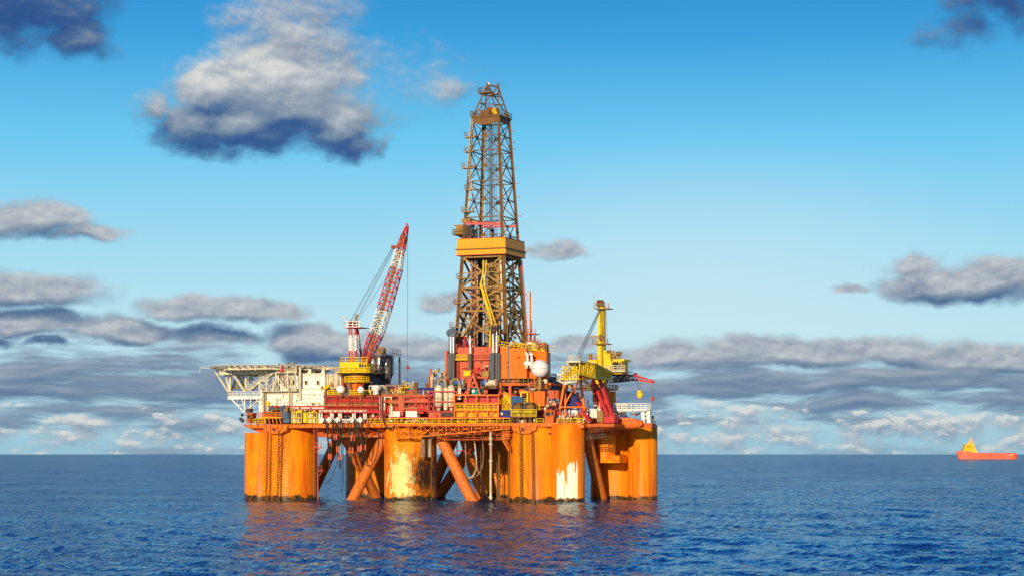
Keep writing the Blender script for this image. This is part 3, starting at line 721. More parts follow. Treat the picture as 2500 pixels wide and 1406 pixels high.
# vent mast beside the derrick
vm = thing('vent_mast', rp(1296, 860, 22), 'slim red vent stack with a caged ladder standing right of the derrick', 'mast')
m = MB(); m.bar(rp(1296, 850, 22), rp(1296, 712, 22), .26, None, 12); m.build('stack', ORANGE2, vm)
m = MB(); m.bar(rp(1298.5, 780, 21.6), rp(1298.5, 712, 21.6), .16, None, 8); m.build('white_pipe', WHITE, vm)
m = MB(); m.ladder(rp(1290, 795, 21.5), rp(1290, 707, 21.5), .6); 
for k in range(9):
    p_ = rp(1290, 790-k*10, 21.5); m.beam(p_-UV*.5, p_-UV*.5-VV*.7, .06); m.beam(p_+UV*.5, p_+UV*.5-VV*.7, .06); m.beam(p_-UV*.5-VV*.7, p_+UV*.5-VV*.7, .06)
m.build('ladder', CREAM, vm)
m = MB()
for (x0, x1, y) in ((1281, 1308, 814), (1282, 1304, 832), (1302, 1320, 838)):
    m.rbox(x0, x1, y, y+1.5, 20, 3); m.rail([rp(x0, y, 23), rp(x0, y, 20), rp(x1, y, 20), rp(x1, y, 23)], 1.2, 1, .1)
    m.beam(rp(x0+2, y, 21), rp(x0+2, y+20, 21), .25); m.beam(rp(x1-2, y, 21), rp(x1-2, y+20, 21), .25)
m.build('landing', ORANGE2, vm)

# ================================================================ drill floor house
dh = thing('drill_floor_house', rp(1200, 960, 8), 'big coral and orange steel house under the derrick, rounded at its right end', 'drill floor house')
m = MB(); m.rbox(1088, 1262, 862, 938, 8, 18); m.build('left_wall', CORAL, dh)
m = MB(); m.rbox(1117, 1246, 846, 862, 8.6, 16); m.build('parapet', CORAL, dh)
m = MB(); m.rbox(1086, 1092, 856, 935, 7, 8); m.build('corner_post', CORAL, dh)
def rounded():
    m = MB(); d = 500+front(1285)+5; zt = CAMZ+(HORZ-848)/FPX*d; zt2 = CAMZ+(HORZ-856)/FPX*d; zb = CAMZ+(HORZ-922)/FPX*d
    A = rp(1222, 0, 7); A.z = 0; B = rp(1284, 0, 6.6); B.z = 0; pts = [A, B]
    for k in range(6): pts.append(rp(1286+k*.7, 0, 6.4+k*.5)*1.0)
    pts += [rp(1330, 0, 8)]+[rp(1330+14*math.sin(a), 0, 8+7*(1-math.cos(a))) for a in [PI/2*k/8 for k in range(1, 9)]]
    pts = [Vector((p.x, p.y, 0)) for p in pts]+[Vector((pts[-1].x+.15, pts[-1].y+12, 0)), Vector((pts[0].x+7, pts[0].y+20, 0))]
    n = len(pts); vs = [p+ZV*zb for p in pts]+[p+ZV*(zt if i < 3 or i == n-1 else zt2) for i, p in enumerate(pts)]
    m.add(vs, [tuple(range(n))[::-1], tuple(range(n, 2*n))]+[(i, (i+1) % n, (i+1) % n+n, i+n) for i in range(n)])
    m.build('rounded_wall', ORANGE, dh)
rounded()
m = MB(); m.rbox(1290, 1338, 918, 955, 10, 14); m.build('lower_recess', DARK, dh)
m = MB(); m.rbox(1333, 1347, 926, 957, 12, 3); m.build('blue_door_panel', NAVY, dh)
m = MB(); m.rbox(1120, 1345, 935, 941, 6.5, 16); m.build('lower_deck', ORANGE2, dh)
for x in (1112, 1142, 1184, 1222, 1246, 1292, 1325):
    m = MB(); m.beam(rp(x, 935, 7), rp(x, 1000, 7), .7); m.build('deck_post', CORAL, dh)
m = MB(); m.rail([rp(1220, 935.5, 6.6), rp(1290, 935.5, 6.6)], 1.3, 1.4, .11); m.rail([rp(1293, 948, 5.6), rp(1335, 948, 5.6)], 1.3, 1.4, .11)
m.build('lower_railing', TAN, dh)
m = MB(); m.rail([rp(1218, 846, 8.6), rp(1246, 850, 8.4), rp(1283, 853, 6.6)], 1.4, 1.4, .12); m.rail([rp(1284, 853, 6.8), rp(1343, 860, 10)], 1.4, 1.4, .12); m.build('roof_railing', YELLOW, dh)
m = MB(); m.rbox(1109, 1143, 877, 878.5, 6.4, 1.6); m.rail([rp(1109, 878, 7.8), rp(1109, 878, 6.4), rp(1143, 878, 6.4), rp(1143, 878, 7.8)], 1.35, .8, .12, 2); m.build('balcony', YELLOW, dh)
m = MB(); m.rail([rp(1150, 877, 7), rp(1218, 877, 7)], 1.3, 2, .1, 2); m.rbox(1145, 1220, 877, 878.2, 7, 1); m.build('catwalk', CORAL, dh)
m = MB(); m.rbox(1185, 1191, 896, 903, 7.7, .6); m.build('window', GLASS, dh)
m = MB(); m.rbox(1184, 1192, 892, 894, 7.5, .5); m.build('lamp', WHITE, dh)
for x in (1113, 1116.5, 1120, 1206, 1236, 1240.5):
    m = MB(); m.bar(rp(x, 936, 7.6), rp(x, 882, 7.6), .18); m.build('wall_pipe', MAROON, dh)
m = MB(); m.ladder(rp(1236, 935, 7.2), rp(1236, 860, 7.2), 1.0, None, .09); m.build('wall_ladder', MAROON, dh)
m = MB(); m.bar(rp(1242, 934, 7), rp(1242, 845, 7), .2); m.build('blue_pipe', SLATE, dh)
for (x) in (1288, 1298):
    m = MB(); m.tube([rp(x-2, 898, 5.5), rp(x-2, 888, 5.5), rp(x, 884, 5.5), rp(x, 868, 5.5), rp(x-3, 863, 5.5), rp(x-3, 860, 6.5)], .3, 10); m.lathe(rp(x-.5, 866, 5.5), [(.5, 0), (.5, .3)], 12); m.build('vent_pipe', WHITE, dh)
m = MB(); m.bar(rp(1281, 885, 5.4), rp(1300, 885, 5.4), .33); m.cbox(rp(1286, 886, 5.4), 1.2, .6, .8); m.cbox(rp(1296, 887, 5.4), 1.0, .6, .9); m.build('vent_header', WHITE, dh)
m = MB(); m.tube([rp(1318, 846, 12), rp(1330, 847, 12), rp(1337, 850, 12), rp(1339, 858, 12)], .33, 10); m.build('roof_duct', RED, dh)
def cluster(name, par, x0, x1, y0, y1, o, n, mats, sz=(.4, 1.6)):
    for i in range(n):
        m = MB(); x = rnd.uniform(x0, x1); y = rnd.uniform(y0, y1); p = rp(x, y, o+rnd.uniform(0, 3)); q = rnd.random()
        if q < .45: m.cbox(p, rnd.uniform(*sz), rnd.uniform(*sz), rnd.uniform(*sz))
        elif q < .75: m.bar(p, p+ZV*rnd.uniform(sz[0]*1.5, sz[1]*1.6), rnd.uniform(.1, .3), None, 8)
        else: m.bar(p, p+UV*rnd.uniform(sz[0]*1.5, sz[1]*2), rnd.uniform(.12, .35), None, 8)
        m.build(name, rnd.choice(mats), par)
cluster('roof_unit', dh, 1284, 1338, 838, 858, 8, 34, [YELLOW, TAN, BROWN, CREAM, ORANGE2])
cluster('roof_unit', dh, 1252, 1284, 838, 850, 12, 18, [YELLOW, TAN, BROWN])
cluster('underfloor_machinery', dh, 1226, 1340, 943, 956, 8, 26, [DARK, BROWN, MAROON, CORAL, CREAM, TAN], (.5, 1.8))
cluster('wall_fitting', dh, 1122, 1200, 866, 930, 7.2, 30, [CORAL, MAROON, BROWN, TAN, CREAM], (.15, .7))
cluster('wall_fitting', dh, 1222, 1284, 870, 930, 6.2, 18, [ORANGE2, MAROON, ORANGE, TAN], (.12, .6))
cluster('walkway_fitting', dh, 1290, 1340, 926, 950, 5.5, 20, [ORANGE2, TAN, BROWN, CREAM], (.3, 1.1))
m = MB(); m.rbox(1110, 1290, 948, 990, 16, 6); m.build('back_bulkhead', MAROON, dh)

# riser tensioners: polished rods with a sheave on top of dark cylinders
tl = {1102: 'riser tensioner with a big round dark sheave at the left corner of the drill house', 1148: 'single riser tensioner left of the yellow hoses', 1208: 'twin riser tensioner right of the window on the coral wall'}
for (x, ys, rods, y1, y2) in ((1104, 811, (1100.5, 1107), 864, 922), (1148, 812, (1148,), 865, 904), (1208, 806, (1204, 1212.5), 863, 930)):
    t_ = thing('riser_tensioner', rp(x, y2, 6), tl[1102 if x == 1104 else x], 'tensioner', 'riser tensioners on the front of the drill house')
    for rx in rods:
        m = MB(); m.bar(rp(rx, y1, 6), rp(rx, ys+2, 6), .26 if x != 1102 else .24, None, 12); m.build('rod', CHROME, t_)
        m = MB(); m.bar(rp(rx, y2, 6), rp(rx, y1-1, 6), .42, None, 14); m.lathe(rp(rx, y1, 6), [(.5, -.2), (.5, .25)], 14); m.build('cylinder', CYL, t_)
    if x == 1104:
        m = MB(); m.lathe(rp(1105, 811, 6), [(.95, -.25), (1.1, -.25), (1.1, -.1), (.95, 0), (1.1, .1), (1.1, .25), (.95, .25)], 28, VV); m.lathe(rp(1099, 812, 7), [(1.0, -.2), (1.0, .2)], 24, VV); m.build('sheave', SLATE, t_)
        m = MB(); 
        for k in range(7):
            a = 2*PI*k/7; m.lathe(rp(1105, 811, 5.72)+UV*math.cos(a)*.62+ZV*math.sin(a)*.62, [(.14, 0), (.14, .12)], 8, VV)
        m.build('lightening_hole', DARK, t_)
        m = MB(); m.bar(rp(1095.5, 925, 6.2), rp(1095.5, 864, 6.2), .38, None, 12); m.build('cylinder', CYL, t_)
        m = MB(); m.ladder(rp(1096, 864, 6), rp(1096, 815, 6), .4); m.ladder(rp(1110, 864, 6.4), rp(1110, 815, 6.4), .4); m.build('guide_chain', DARK, t_)
    else:
        m = MB(); m.lathe(rp(x, ys, 6), [(.75, -.5), (.85, -.5), (.7, 0), (.85, .5), (.75, .5)], 20, UV)
        m.cbox(rp(x, ys, 6.4), 1.2 if x < 1200 else 1.8, 1.2, 2.4); m.build('sheave', DARK, t_)
    if x == 1208:
        for q in (1199.5, 1218):
            m = MB(); m.bar(rp(q, 928, 6.3), rp(q, 862, 6.3), .4, None, 12); m.build('cylinder', SLATE, t_)
        m = MB(); m.beam(rp(1208, 863, 6.3), rp(1208, 786, 8), .5, .5); m.build('strut', TAN, t_)
# winch drums at the foot of the tensioners
wl_ = ['small blue winch drum with a pale rim left of the teal container', 'small blue winch drum right of the teal container, below the twin tensioner', 'cream winch drum beside a blue one on the lower drill deck']
for i, (x, y, w_, mt) in enumerate(((1122, 936, 2.4, BLUE), (1187, 937, 2.0, BLUE), (1200, 937, 2.6, CREAM))):
    t_ = thing('winch', rp(x, y+6, 5), wl_[i], 'winch', 'small winches on the lower drill deck'); c_ = rp(x, y-3, 4.4)
    m = MB(); m.lathe(c_-UV*w_/2, [(.75, 0), (.75, w_)], 18, UV); m.build('drum', mt, t_)
    for s_ in (-1, 1):
        m = MB(); m.lathe(c_+UV*(s_*w_/2), [(1.05, -.09), (1.05, .09)], 20, UV); m.build('flange', CREAM if s_ > 0 else mt, t_)
    m = MB(); m.cbox(c_-ZV*1.1, w_+.6, 1.6, .5); m.build('base', BROWN, t_)

# coral A-frame stand with machinery table
af = thing('support_stand', rp(1158, 962, 3), 'coral A-frame stand in front of the drill house with red machinery on top', 'stand')
m = MB(); m.beam(rp(1150, 905, 3), rp(1143, 962, 3), .3); m.beam(rp(1154, 912, 3), rp(1143, 962, 3), .34); m.beam(rp(1155, 912, 3), rp(1173, 962, 3), .42); m.beam(rp(1152, 912, 3), rp(1172, 962, 4), .3); m.beam(rp(1148, 944, 3), rp(1168, 944, 3), .22); m.beam(rp(1132, 962, 3), rp(1146, 945, 3), .24)
m.build('frame', CORAL, af)
m = MB(); m.rbox(1132, 1192, 919, 923, 5, 4); m.build('table', CORAL, af)
for x in (1144, 1184, 1189):
    m = MB(); m.beam(rp(x, 923, 5.5), rp(x, 960, 5.5), .45); m.build('post', CORAL, af)
m = MB(); m.beam(rp(1172, 945, 5.5), rp(1188, 924, 5.5), .25); m.build('brace', CORAL, af)
m = MB(); m.rbox(1132, 1148, 905, 917, 4.5, 2.2); m.prism([rp(1131, 902, 4.6), rp(1138, 906, 4.6), rp(1142, 906, 4.6), rp(1149, 902, 4.6), rp(1149, 906, 4.6), rp(1131, 906, 4.6)], VV*2); m.build('bucket', YELLOW, af)
for i in range(14):
    m = MB(); m.cbox(rp(rnd.uniform(1158, 1177), rnd.uniform(899, 916), 5+rnd.uniform(0, 2)), rnd.uniform(.4, 1.6), .8, rnd.uniform(.3, .8)); m.build('machinery', rnd.choice([RED, MAROON, RED, CORAL]), af)
m = MB(); m.rbox(1176, 1193, 905, 918, 5, 2.5); m.build('pump_housing', TAN, af)

# ================================================================ radomes
def radome(px, cy, rpx, ybase, o, label, cut=-.75, mast=True, grp=None, stem=.3):
    c_ = rp(px, cy, o); r_ = rpx/FPX*(500+c_.y); b_ = rp(px, ybase, o)
    t_ = thing('radome', b_, label, 'radome', grp)
    m = MB(); m.ball(c_, r_, 36, 1., cut); m.build('dome', DOME, t_)
    if mast:
        m = MB(); m.bar(b_, c_-ZV*r_*.8, stem, stem*.8, 12); m.lathe(c_-ZV*r_*.95, [(r_*.35, -.15), (r_*.5, .2)], 16); m.build('mast', TAN, t_)
    return t_, c_, r_
t_, c_, r_ = radome(1318, 899, 22, 950, 4, 'largest white ball radome, on a mast in front of the orange drill house', -2, True, None, .55)
m = MB(); m.lathe(c_, [(r_*1.004, -.03), (r_*1.008, 0), (r_*1.004, .03)], 40); m.build('seam', GREY, t_)
m = MB(); m.beam(c_-ZV*3.2, rp(1307, 925, 4)-ZV*.5, .12); m.beam(c_-ZV*3.2, rp(1329, 925, 4)-ZV*.5, .12); m.beam(rp(1312, 948, 4), rp(1318, 930, 4), .15); m.build('stay', TAN, t_)
G_ = 'small radomes on the deck'
radome(832, 950, 10.8, 964, 2, 'cream ball radome left of the orange crane pedestal', -.8, True, G_)
radome(881, 951, 8.8, 963, 1, 'bright white ball radome just right of the orange crane pedestal', -.85, True, G_)
t_, c_, r_ = radome(1403.5, 1004, 9.3, 1020, 4, 'small white egg-shaped radome on the right deck behind yellow railing', -.1, False, G_)
m = MB(); m.lathe(c_, [(r_*.5, -r_*1.15), (r_*.85, -r_*.75), (r_*.99, -r_*.12), (r_*.99, 0)], 28); m.build('skirt', DOME, t_)

# ================================================================ containers and tanks
def container(x0, x1, y0, y1, o, dep, mat, label, mark=None, grp='containers on the deck', ribs=True):
    b_ = rp((x0+x1)/2, y1, o); t_ = thing('container', b_, label, 'container', grp)
    m = MB(); m.rbox(x0+.3, x1-.3, y0+.5, y1-.3, o+.06, dep); m.build('body', mat, t_)
    m = MB()
    if ribs:
        n = int((x1-x0)/2.6)
        for i in range(1, n): m.beam(rp(x0+(x1-x0)*i/n, y0+1.2, o), rp(x0+(x1-x0)*i/n, y1-1, o), .14)
    for (a, b) in (((x0, y0), (x1, y0)), ((x0, y1-.5), (x1, y1-.5)), ((x0+.5, y0), (x0+.5, y1)), ((x1-.5, y0), (x1-.5, y1)), (((x0+x1)/2, y0), ((x0+x1)/2, y1))):
        m.beam(rp(*a, o), rp(*b, o), .18)
    m.build('corner_frame', mat, t_)
    if mark:
        mx, my, mw = mark
        m = MB(); m.rbox(mx-mw, mx+mw, my-mw, my+mw, o-.12, .06); s_ = m.build('sign', WHITE, t_)
        m = MB(); m.rbox(mx-mw*.5, mx+mw*.5, my-mw*.16, my+mw*.16, o-.2, .05); m.rbox(mx-mw*.16, mx+mw*.16, my-mw*.5, my+mw*.5, o-.2, .05); m.build('red_cross', RED, s_)
    return t_
container(1021, 1059, 946, 962, 8, 3, NAVY, 'navy blue container with a small white sign, left of the cream silos', (1045, 955, 2.2))
container(1220, 1248, 1001, 1018, 2, 3, NAVY, 'navy blue container with a white square sign, right of the orange scaffold', (1225, 1009, 2.6))
container(1148, 1166, 945, 962, 5, 3, TEAL, 'teal container standing behind the coral A-frame, with a white mark', None)
container(1166, 1180, 945, 962, 5.5, 3, TEAL, 'narrower plain teal container right beside the teal one with the mark')
m = MB(); c_ = rp(1154.5, 955, 4.85); m.prism([c_-UV*.5+ZV*.5, c_+UV*.5+ZV*.5, c_+UV*.5, c_-ZV*.4, c_-UV*.5], VV*.05); m.cbox(rp(1155, 948.5, 4.85), .8, .05, .22)
wm = m.build('white_mark', WHITE, [x for x in bpy.data.objects if x.name.startswith('container') and 'teal container standing' in x.get('label', '')][0])
container(1132, 1216, 963, 995, 3, 4, PINK, 'large faded red container behind the orange scaffold frame')
container(1248, 1276, 967, 984, 3, 4, BLUE, 'mid-blue container left of the yellow pipe bend')
container(1047, 1075, 1005, 1018, 3, 4, CORAL, 'plain coral red box container below the cream silos', None, 'containers on the deck', False)
t_ = container(1075.5, 1109, 1005, 1018, 3, 4, CORAL, 'coral box with a dark louvred front below the cream silos', None, 'containers on the deck', False)
m = MB(); m.rbox(1077, 1107, 1006.5, 1016.5, 2.7, .2)
m.build('louvre', DARK, t_)
container(946, 963, 947, 962, 12, 3, RED, 'small red container left of a second red one, right of the cream lattice crate')
container(964, 981, 945, 962, 13, 3, RED, 'red container with a pale spot behind the yellow stub pipes', (967, 949, 1.4))
container(998, 1016, 952, 962, 10, 3, RED, 'low red container left of the navy one')
container(1290, 1300, 958, 985, 4, 4, ORANGE, 'narrow orange cabinet with a ladder at the foot of the big radome')
container(1302, 1330, 955, 990, 5, 4, ORANGE, 'tall orange corrugated deck house under the big radome')
container(1340, 1353, 953, 972, 4, 3, CORAL, 'coral cabinet with a corrugated side, right of the big radome mast')
container(1354, 1364, 953, 972, 4.6, 3, ORANGE2, 'brown-orange ribbed cabinet left of the boom rest legs')
container(957, 976, 1004, 1016, 2, 2, WHITE, 'cream white equipment box beside the tall cream valve column', None, 'white boxes by the front railing', False)
container(991, 1018, 1003, 1018, 2, 2, WHITE, 'larger cream white equipment box, left of the plain coral one', None, 'white boxes by the front railing', False)
container(1440, 1457, 998, 1019, 6, 3, WHITE, 'rounded white locker between the red davit and the tan ribbed crate', None, 'white boxes on the right deck', False)
container(1458, 1472, 1004, 1029, 4, 3, TAN, 'tan ribbed crate at the foot of the red legs')
container(1385, 1403, 1000, 1010, 8, 3, WHITE, 'white box behind the egg-shaped radome', None, 'white boxes on the right deck', False)
container(1358, 1382, 1011, 1020, 5, 3, WHITE, 'low white box against the right deck railing', None, 'white boxes on the right deck', False)
container(1500, 1530, 987, 997, 16, 6, WHITE, 'white locker on top of the white davit frame', None, 'white boxes on the right deck', False)
container(1366, 1395, 955, 1000, 26, 6, NAVY, 'dark blue block far behind the orange boom rest legs')
container(1395, 1408, 968, 990, 24, 6, NAVY, 'lower dark blue block right of the taller one, behind the boom rest')
# grey and cream cargo behind the left crane
gb_ = thing('generator_house', rp(870, 965, 12), 'dark purple-grey plant house behind the left crane pedestal', 'plant house')
m = MB(); m.rbox(835, 892, 914, 966, 12, 12); m.build('wall', PURPLE, gb_); m = MB(); m.rbox(892, 912, 920, 966, 13, 10); m.build('side_wall', PURPLE, gb_)
m = MB(); m.rbox(836, 838, 912, 950, 9, 1); m.build('red_post', CORAL, gb_)
gw = thing('cargo_wall', rp(960, 962, 14), 'pale grey corrugated cargo wall with thin red posts', 'wall')
m = MB(); m.rbox(940, 981, 938, 964, 14, 5); m.build('panel', GREY, gw)
for x in (944, 955, 967, 979):
    m = MB(); m.rbox(x, x+1.2, 937, 950, 13.7, .3); m.build('post', CORAL, gw)
lc = thing('lattice_crate', rp(920, 964, 8), 'cream open steel lattice crate right of the white radome', 'crate')
m = MB(); 
for o in (8, 11): 
    for (a, b) in (((902, 941), (938, 941)), ((902, 962), (938, 962)), ((902, 941), (902, 962)), ((938, 941), (938, 962)), ((914, 941), (914, 962)), ((927, 941), (927, 962)), ((902, 962), (914, 941)), ((938, 962), (927, 941)), ((914, 941), (927, 962)), ((914, 962), (927, 941))): m.beam(rp(*a, o), rp(*b, o), .26)
for (x, y) in ((902, 941), (938, 941), (902, 962), (938, 962)): m.beam(rp(x, y, 8), rp(x, y, 11), .26)
m.build('frame', CREAM, lc); m = MB(); m.rbox(938.5, 945, 942, 962, 8, 5); m.build('side_panel', GREY, lc)
sc_ = thing('liferaft_canister', rp(918, 962, 4), 'white drum-shaped canister standing in front of the cream lattice crate', 'canister')
m = MB(); m.lathe(rp(918, 962, 4), [(.7, 0), (.7, .9), (1.15, 1.2), (1.15, 2.2), (.5, 2.4)], 20); m.build('canister', WHITE, sc_)
# galvanised silo behind the left crane
sl = thing('silo', rp(922, 962, 20), 'ribbed grey steel silo cluster on legs right of the left crane', 'silo')
m = MB(); c_ = rp(922, 912, 20); R_ = 1.0
for i in range(4):
    for j in range(2):
        p_ = c_+UV*(i-1.7)*1.95+VV*j*2.1; m.lathe(p_, [(.3, -1.6), (1.05, .2), (1.05, 4.5), (.8, 4.9)], 18)
m.build('tank', SILO, sl)
m = MB(); z0 = c_.z
for z in (0, 2.2, 4.4):
    for q in (c_-VV*1.15+ZV*z,): m.beam(q-UV*4.2, q+UV*3.8, .2)
for i in range(5): m.beam(c_+UV*(i-2)*2.08-VV*1.2-ZV*.2, c_+UV*(i-2)*2.08-VV*1.2+ZV*4.7, .2)
for s_ in (-1, 1):
    for dv in (-1, 5): m.beam(c_+UV*4*s_+VV*dv-ZV*6, c_+UV*4*s_+VV*dv+ZV*4.6, .4)
m.beam(c_-UV*4-VV-ZV*6, c_+UV*4-VV-ZV*.3, .45); m.beam(c_-UV*4-VV-ZV*.5, c_+UV*4-VV-ZV*.5, .6); m.beam(c_-UV*0-VV-ZV*.5, c_+UV*4-VV-ZV*6, .4)
m.build('frame', DARK, sl)
m = MB(); q = c_+ZV*4.9; m.rail([q-UV*4.3+VV*5, q-UV*4.3-VV*1.3, q+UV*4.3-VV*1.3, q+UV*4.3+VV*5], 1.6, 1.4, .1, 2); m.build('railing', GREY, sl)
m = MB(); m.lathe(q+UV*1.0, [(1.3, .2), (1.3, 1.6), (.9, 2.1)], 18); m.build('filter_drum', TAN, sl)
m = MB(); m.rail([rp(942, 935, 20), rp(953, 935, 20)], 2.4, 1, .12, 4); m.rail([rp(942, 944, 20), rp(953, 944, 20)], 1.2, 1, .12); m.build('side_platform', DARK, sl)

# cream silos with grey goose-neck ducts
G_ = 'cream cement silos with goose-neck ducts'
for i, (x, w_) in enumerate(((1071, 11), (1102, 9.5))):
    t_ = thing('cement_silo', rp(x, 1002, 4), ('wider, left one' if i == 0 else 'slimmer, right one')+' of two cream silos with goose-neck ducts', 'silo', G_)
    c_ = rp(x, 990, 4); r_ = w_/FPX*(500+c_.y)
    m = MB(); m.lathe(c_, [(r_*.3, -1.2), (r_*.92, 0), (r_, .1), (r_, 3.6), (r_, 4.3), (r_*.8, 4.9), (r_*.35, 5.3)], 28); m.build('tank', CREAM, t_)
    m = MB(); m.lathe(rp(x, 1001, 4), [(r_*.2, 0), (r_*.95, 1.0)], 24); m.build('hopper', RED, t_)
    for h_ in (.2, 1.7):
        m = MB(); m.lathe(c_+ZV*h_, [(r_*1.03, 0), (r_*1.03, .14)], 28); m.build('band', DARK, t_)
    m = MB(); x2 = x+17 if i == 0 else x+20; pts = [rp(x-2, 948, 4), rp(x-1, 936, 4)]+[rp((x-1+x2)/2-(x2-x+1)/2*math.cos(a), 936-11*math.sin(a), 4) for a in [PI*k/8 for k in range(1, 8)]]+[rp(x2, 936, 4), rp(x2, 948, 4)]
    m.tube(pts, .48, 14); m.lathe(rp(x2, 945, 4), [(.58, 0), (.58, .3)], 14); m.lathe(rp(x-1, 945, 4), [(.7, 0), (.7, .35)], 14); m.build('gooseneck', STACK, t_)
    m = MB(); m.bar(rp(x2, 1000 if i == 0 else 975, 3.4), rp(x2, 946, 3.6), .52, None, 16); m.build('downpipe', CREAM, t_)
fr = thing('silo_cage', rp(1078, 1005, 2.5), 'salmon red steel frame round the two cream silos', 'frame')
for (a, b, w_) in (((1046, 955), (1116, 955), .3), ((1046, 980), (1110, 980), .3), ((1046, 1003), (1110, 1003), .25), ((1047, 955), (1047, 1004), .3), ((1059, 960), (1059, 1004), .25), ((1115, 955), (1115, 975), .25), ((1048, 972), (1060, 957), .22), ((1050, 985), (1062, 1003), .2), ((1074, 995), (1084, 974), .18)):
    m = MB(); m.beam(rp(*a, 2.5), rp(*b, 2.5), w_); m.build('beam', PINK, fr)

# orange scaffold in front of the red container
sf = thing('scaffold_frame', rp(1165, 1030, 1), 'orange open steel frame with railings in front of the large faded red container', 'frame')
for x in (1110, 1137, 1164, 1191, 1217):
    m = MB(); m.beam(rp(x, 963, 1), rp(x, 1019, 1), .28); m.build('post', ORANGE, sf)
for (y, w_) in ((963.5, .32), (983, .24), (1001, .35), (1018.5, .25)):
    m = MB(); m.beam(rp(1110, y, 1), rp(1218, y, 1), w_); m.build('crossbeam', ORANGE, sf)
for (a, b) in (((1128, 1018), (1143, 1002)), ((1180, 1018), (1164, 1002)), ((1191, 1018), (1208, 1002)), ((1150, 1002), (1164, 1018))):
    m = MB(); m.beam(rp(*a, .9), rp(*b, .9), .2); m.build('diagonal', ORANGE, sf)
m = MB(); m.rail([rp(1113, 1000, .8), rp(1215, 1000, .8)], 1.4, 1.1, .12, 2); m.build('railing', YELLOW, sf)
m = MB(); m.rbox(1114, 1216, 1002.5, 1018, 2.2, 4); m.build('cladding', AMBER, sf)
m = MB(); m.rbox(1112, 1216, 1000.2, 1001.6, 1, 4); m.build('floor', ORANGE, sf)
m = MB(); m.rbox(1172, 1181, 1003.3, 1004.4, 1.9, .2); m.build('strip_lamp', WHITE, sf)

# ================================================================ upper deck and its walls
m = MB(); m.rbox(790, 1120, 963.5, 966.5, 6, 30); m.build('upper_deck', ORANGE2, rig)
m = MB(); m.rbox(1108, 1345, 984, 987, 6, 12); m.build('upper_deck', ORANGE2, rig)
m = MB(); m.rbox(640, 1345, 990, 1032, 9, 8); m.build('inner_bulkhead', MAROON, rig)
m = MB(); m.rbox(1360, 1470, 1006, 1032, 14, 6); m.build('inner_bulkhead', ORANGE2, rig)
m = MB(); m.rbox(795, 1120, 966, 992, 9, 18); m.build('upper_bulkhead', MAROON, rig)
m = MB(); m.rail([rp(800, 963, 5.5), rp(905, 963, 5.5)], 1.1, 1.5, .22, 1); m.build('upper_railing', YELLOW, rig)
m = MB(); m.rail([rp(905, 963, 6), rp(1047, 963, 6)], .9, 1.6, .11, 1); m.build('upper_railing', TAN, rig)
m = MB(); m.rail([rp(1225, 1000, 3.6), rp(1318, 1000, 3.6)], 1.3, 1.3, .14, 2); m.build('upper_railing', YELLOW, rig)
m = MB(); m.rail([rp(1218, 984, 4), rp(1300, 984, 4)], 1.2, 1.4, .12, 2); m.build('upper_railing', YELLOW, rig)
m = MB(); m.rbox(640, 775, 1010, 1012, 8, 12); m.build('left_upper_deck', ORANGE2, rig)

# riser and pipe rack: long red oxide pipes stacked across the middle
pr = thing('pipe_rack', rp(870, 1000, 3), 'long rack of stacked red oxide pipes behind the row of white sheaves', 'pipe rack')
y = 967
while y < 1000:
    r_ = rnd.uniform(.12, .34); x0 = rnd.uniform(785, 800); x1 = rnd.uniform(922, 938)
    m = MB(); m.bar(rp(x0, y, 4+rnd.random()), rp(x1, y, 4+rnd.random()), r_, None, 10); m.build('pipe', rnd.choice([MAROON, MAROON, CORAL, RED, MAROON, TAN]), pr); y += r_*19+.25
for x in (796, 822, 851, 880, 909, 932):
    m = MB(); m.beam(rp(x, 965, 3.4), rp(x, 1003, 3.4), .16); m.build('upright', MAROON if x != 880 else TAN, pr)
m = MB(); m.bar(rp(655, 991.5, 3.2), rp(925, 991.5, 3.2), .2); m.build('red_main', RED, pr)
m = MB(); m.bar(rp(712, 998, 3.4), rp(905, 998, 3.4), .15); m.build('red_main', CORAL, pr)
for x in (713, 720, 728, 738):
    m = MB(); m.bar(rp(x, 992, 3), rp(x, 1006, 3), .12); m.build('drop_pipe', CREAM, pr)

# red process pipework between the pipe rack and the silos
pw = thing('process_pipework', rp(990, 1032, 3), 'tangle of red pipes, posts and valves between the pipe rack and cream silos', 'pipework')
for (x, w_, mt) in ((939, .26, CREAM), (955, .22, YELLOW), (977, .5, CORAL), (982, .4, CORAL), (986, .2, TAN), (927, .12, CREAM), (932, .2, CORAL), (1030, .22, CORAL), (1037, .2, RED), (1044, .2, RED), (1020, .3, MAROON)):
    m = MB(); m.bar(rp(x, rnd.uniform(1000, 1030), 3), rp(x, 967 if x < 990 else 985, 3), w_, None, 8); m.build('post', mt, pw)
for (y, x0, x1, w_, mt) in ((966, 948, 1045, .3, CORAL), (979.5, 933, 1050, .42, CORAL), (983, 950, 985, .25, TAN), (971, 990, 1040, .2, MAROON), (975, 1000, 1045, .3, CORAL), (1000, 990, 1048, .3, RED), (1006, 930, 955, .2, RED), (996, 985, 1020, .2, TAN), (1012, 900, 950, .15, CORAL), (969, 935, 958, .2, CREAM), (1003, 880, 945, .3, RED)):
    m = MB(); m.bar(rp(x0, y, 2.8), rp(x1, y, 2.8), w_, None, 8); m.build('pipe_run', mt, pw)
cluster('valve', pw, 898, 945, 1003, 1030, 2, 46, [MAROON, BROWN, RED, CORAL, CREAM], (.3, 1.1))
cluster('pipe_fitting', pw, 946, 1045, 985, 1003, 3, 50, [MAROON, RED, CORAL, MAROON, BROWN, TAN], (.4, 2.0))
cluster('valve', pw, 950, 1045, 1018, 1031, 1.5, 50, [WHITE, CREAM, YELLOW, RED, BROWN, CREAM], (.25, .8))
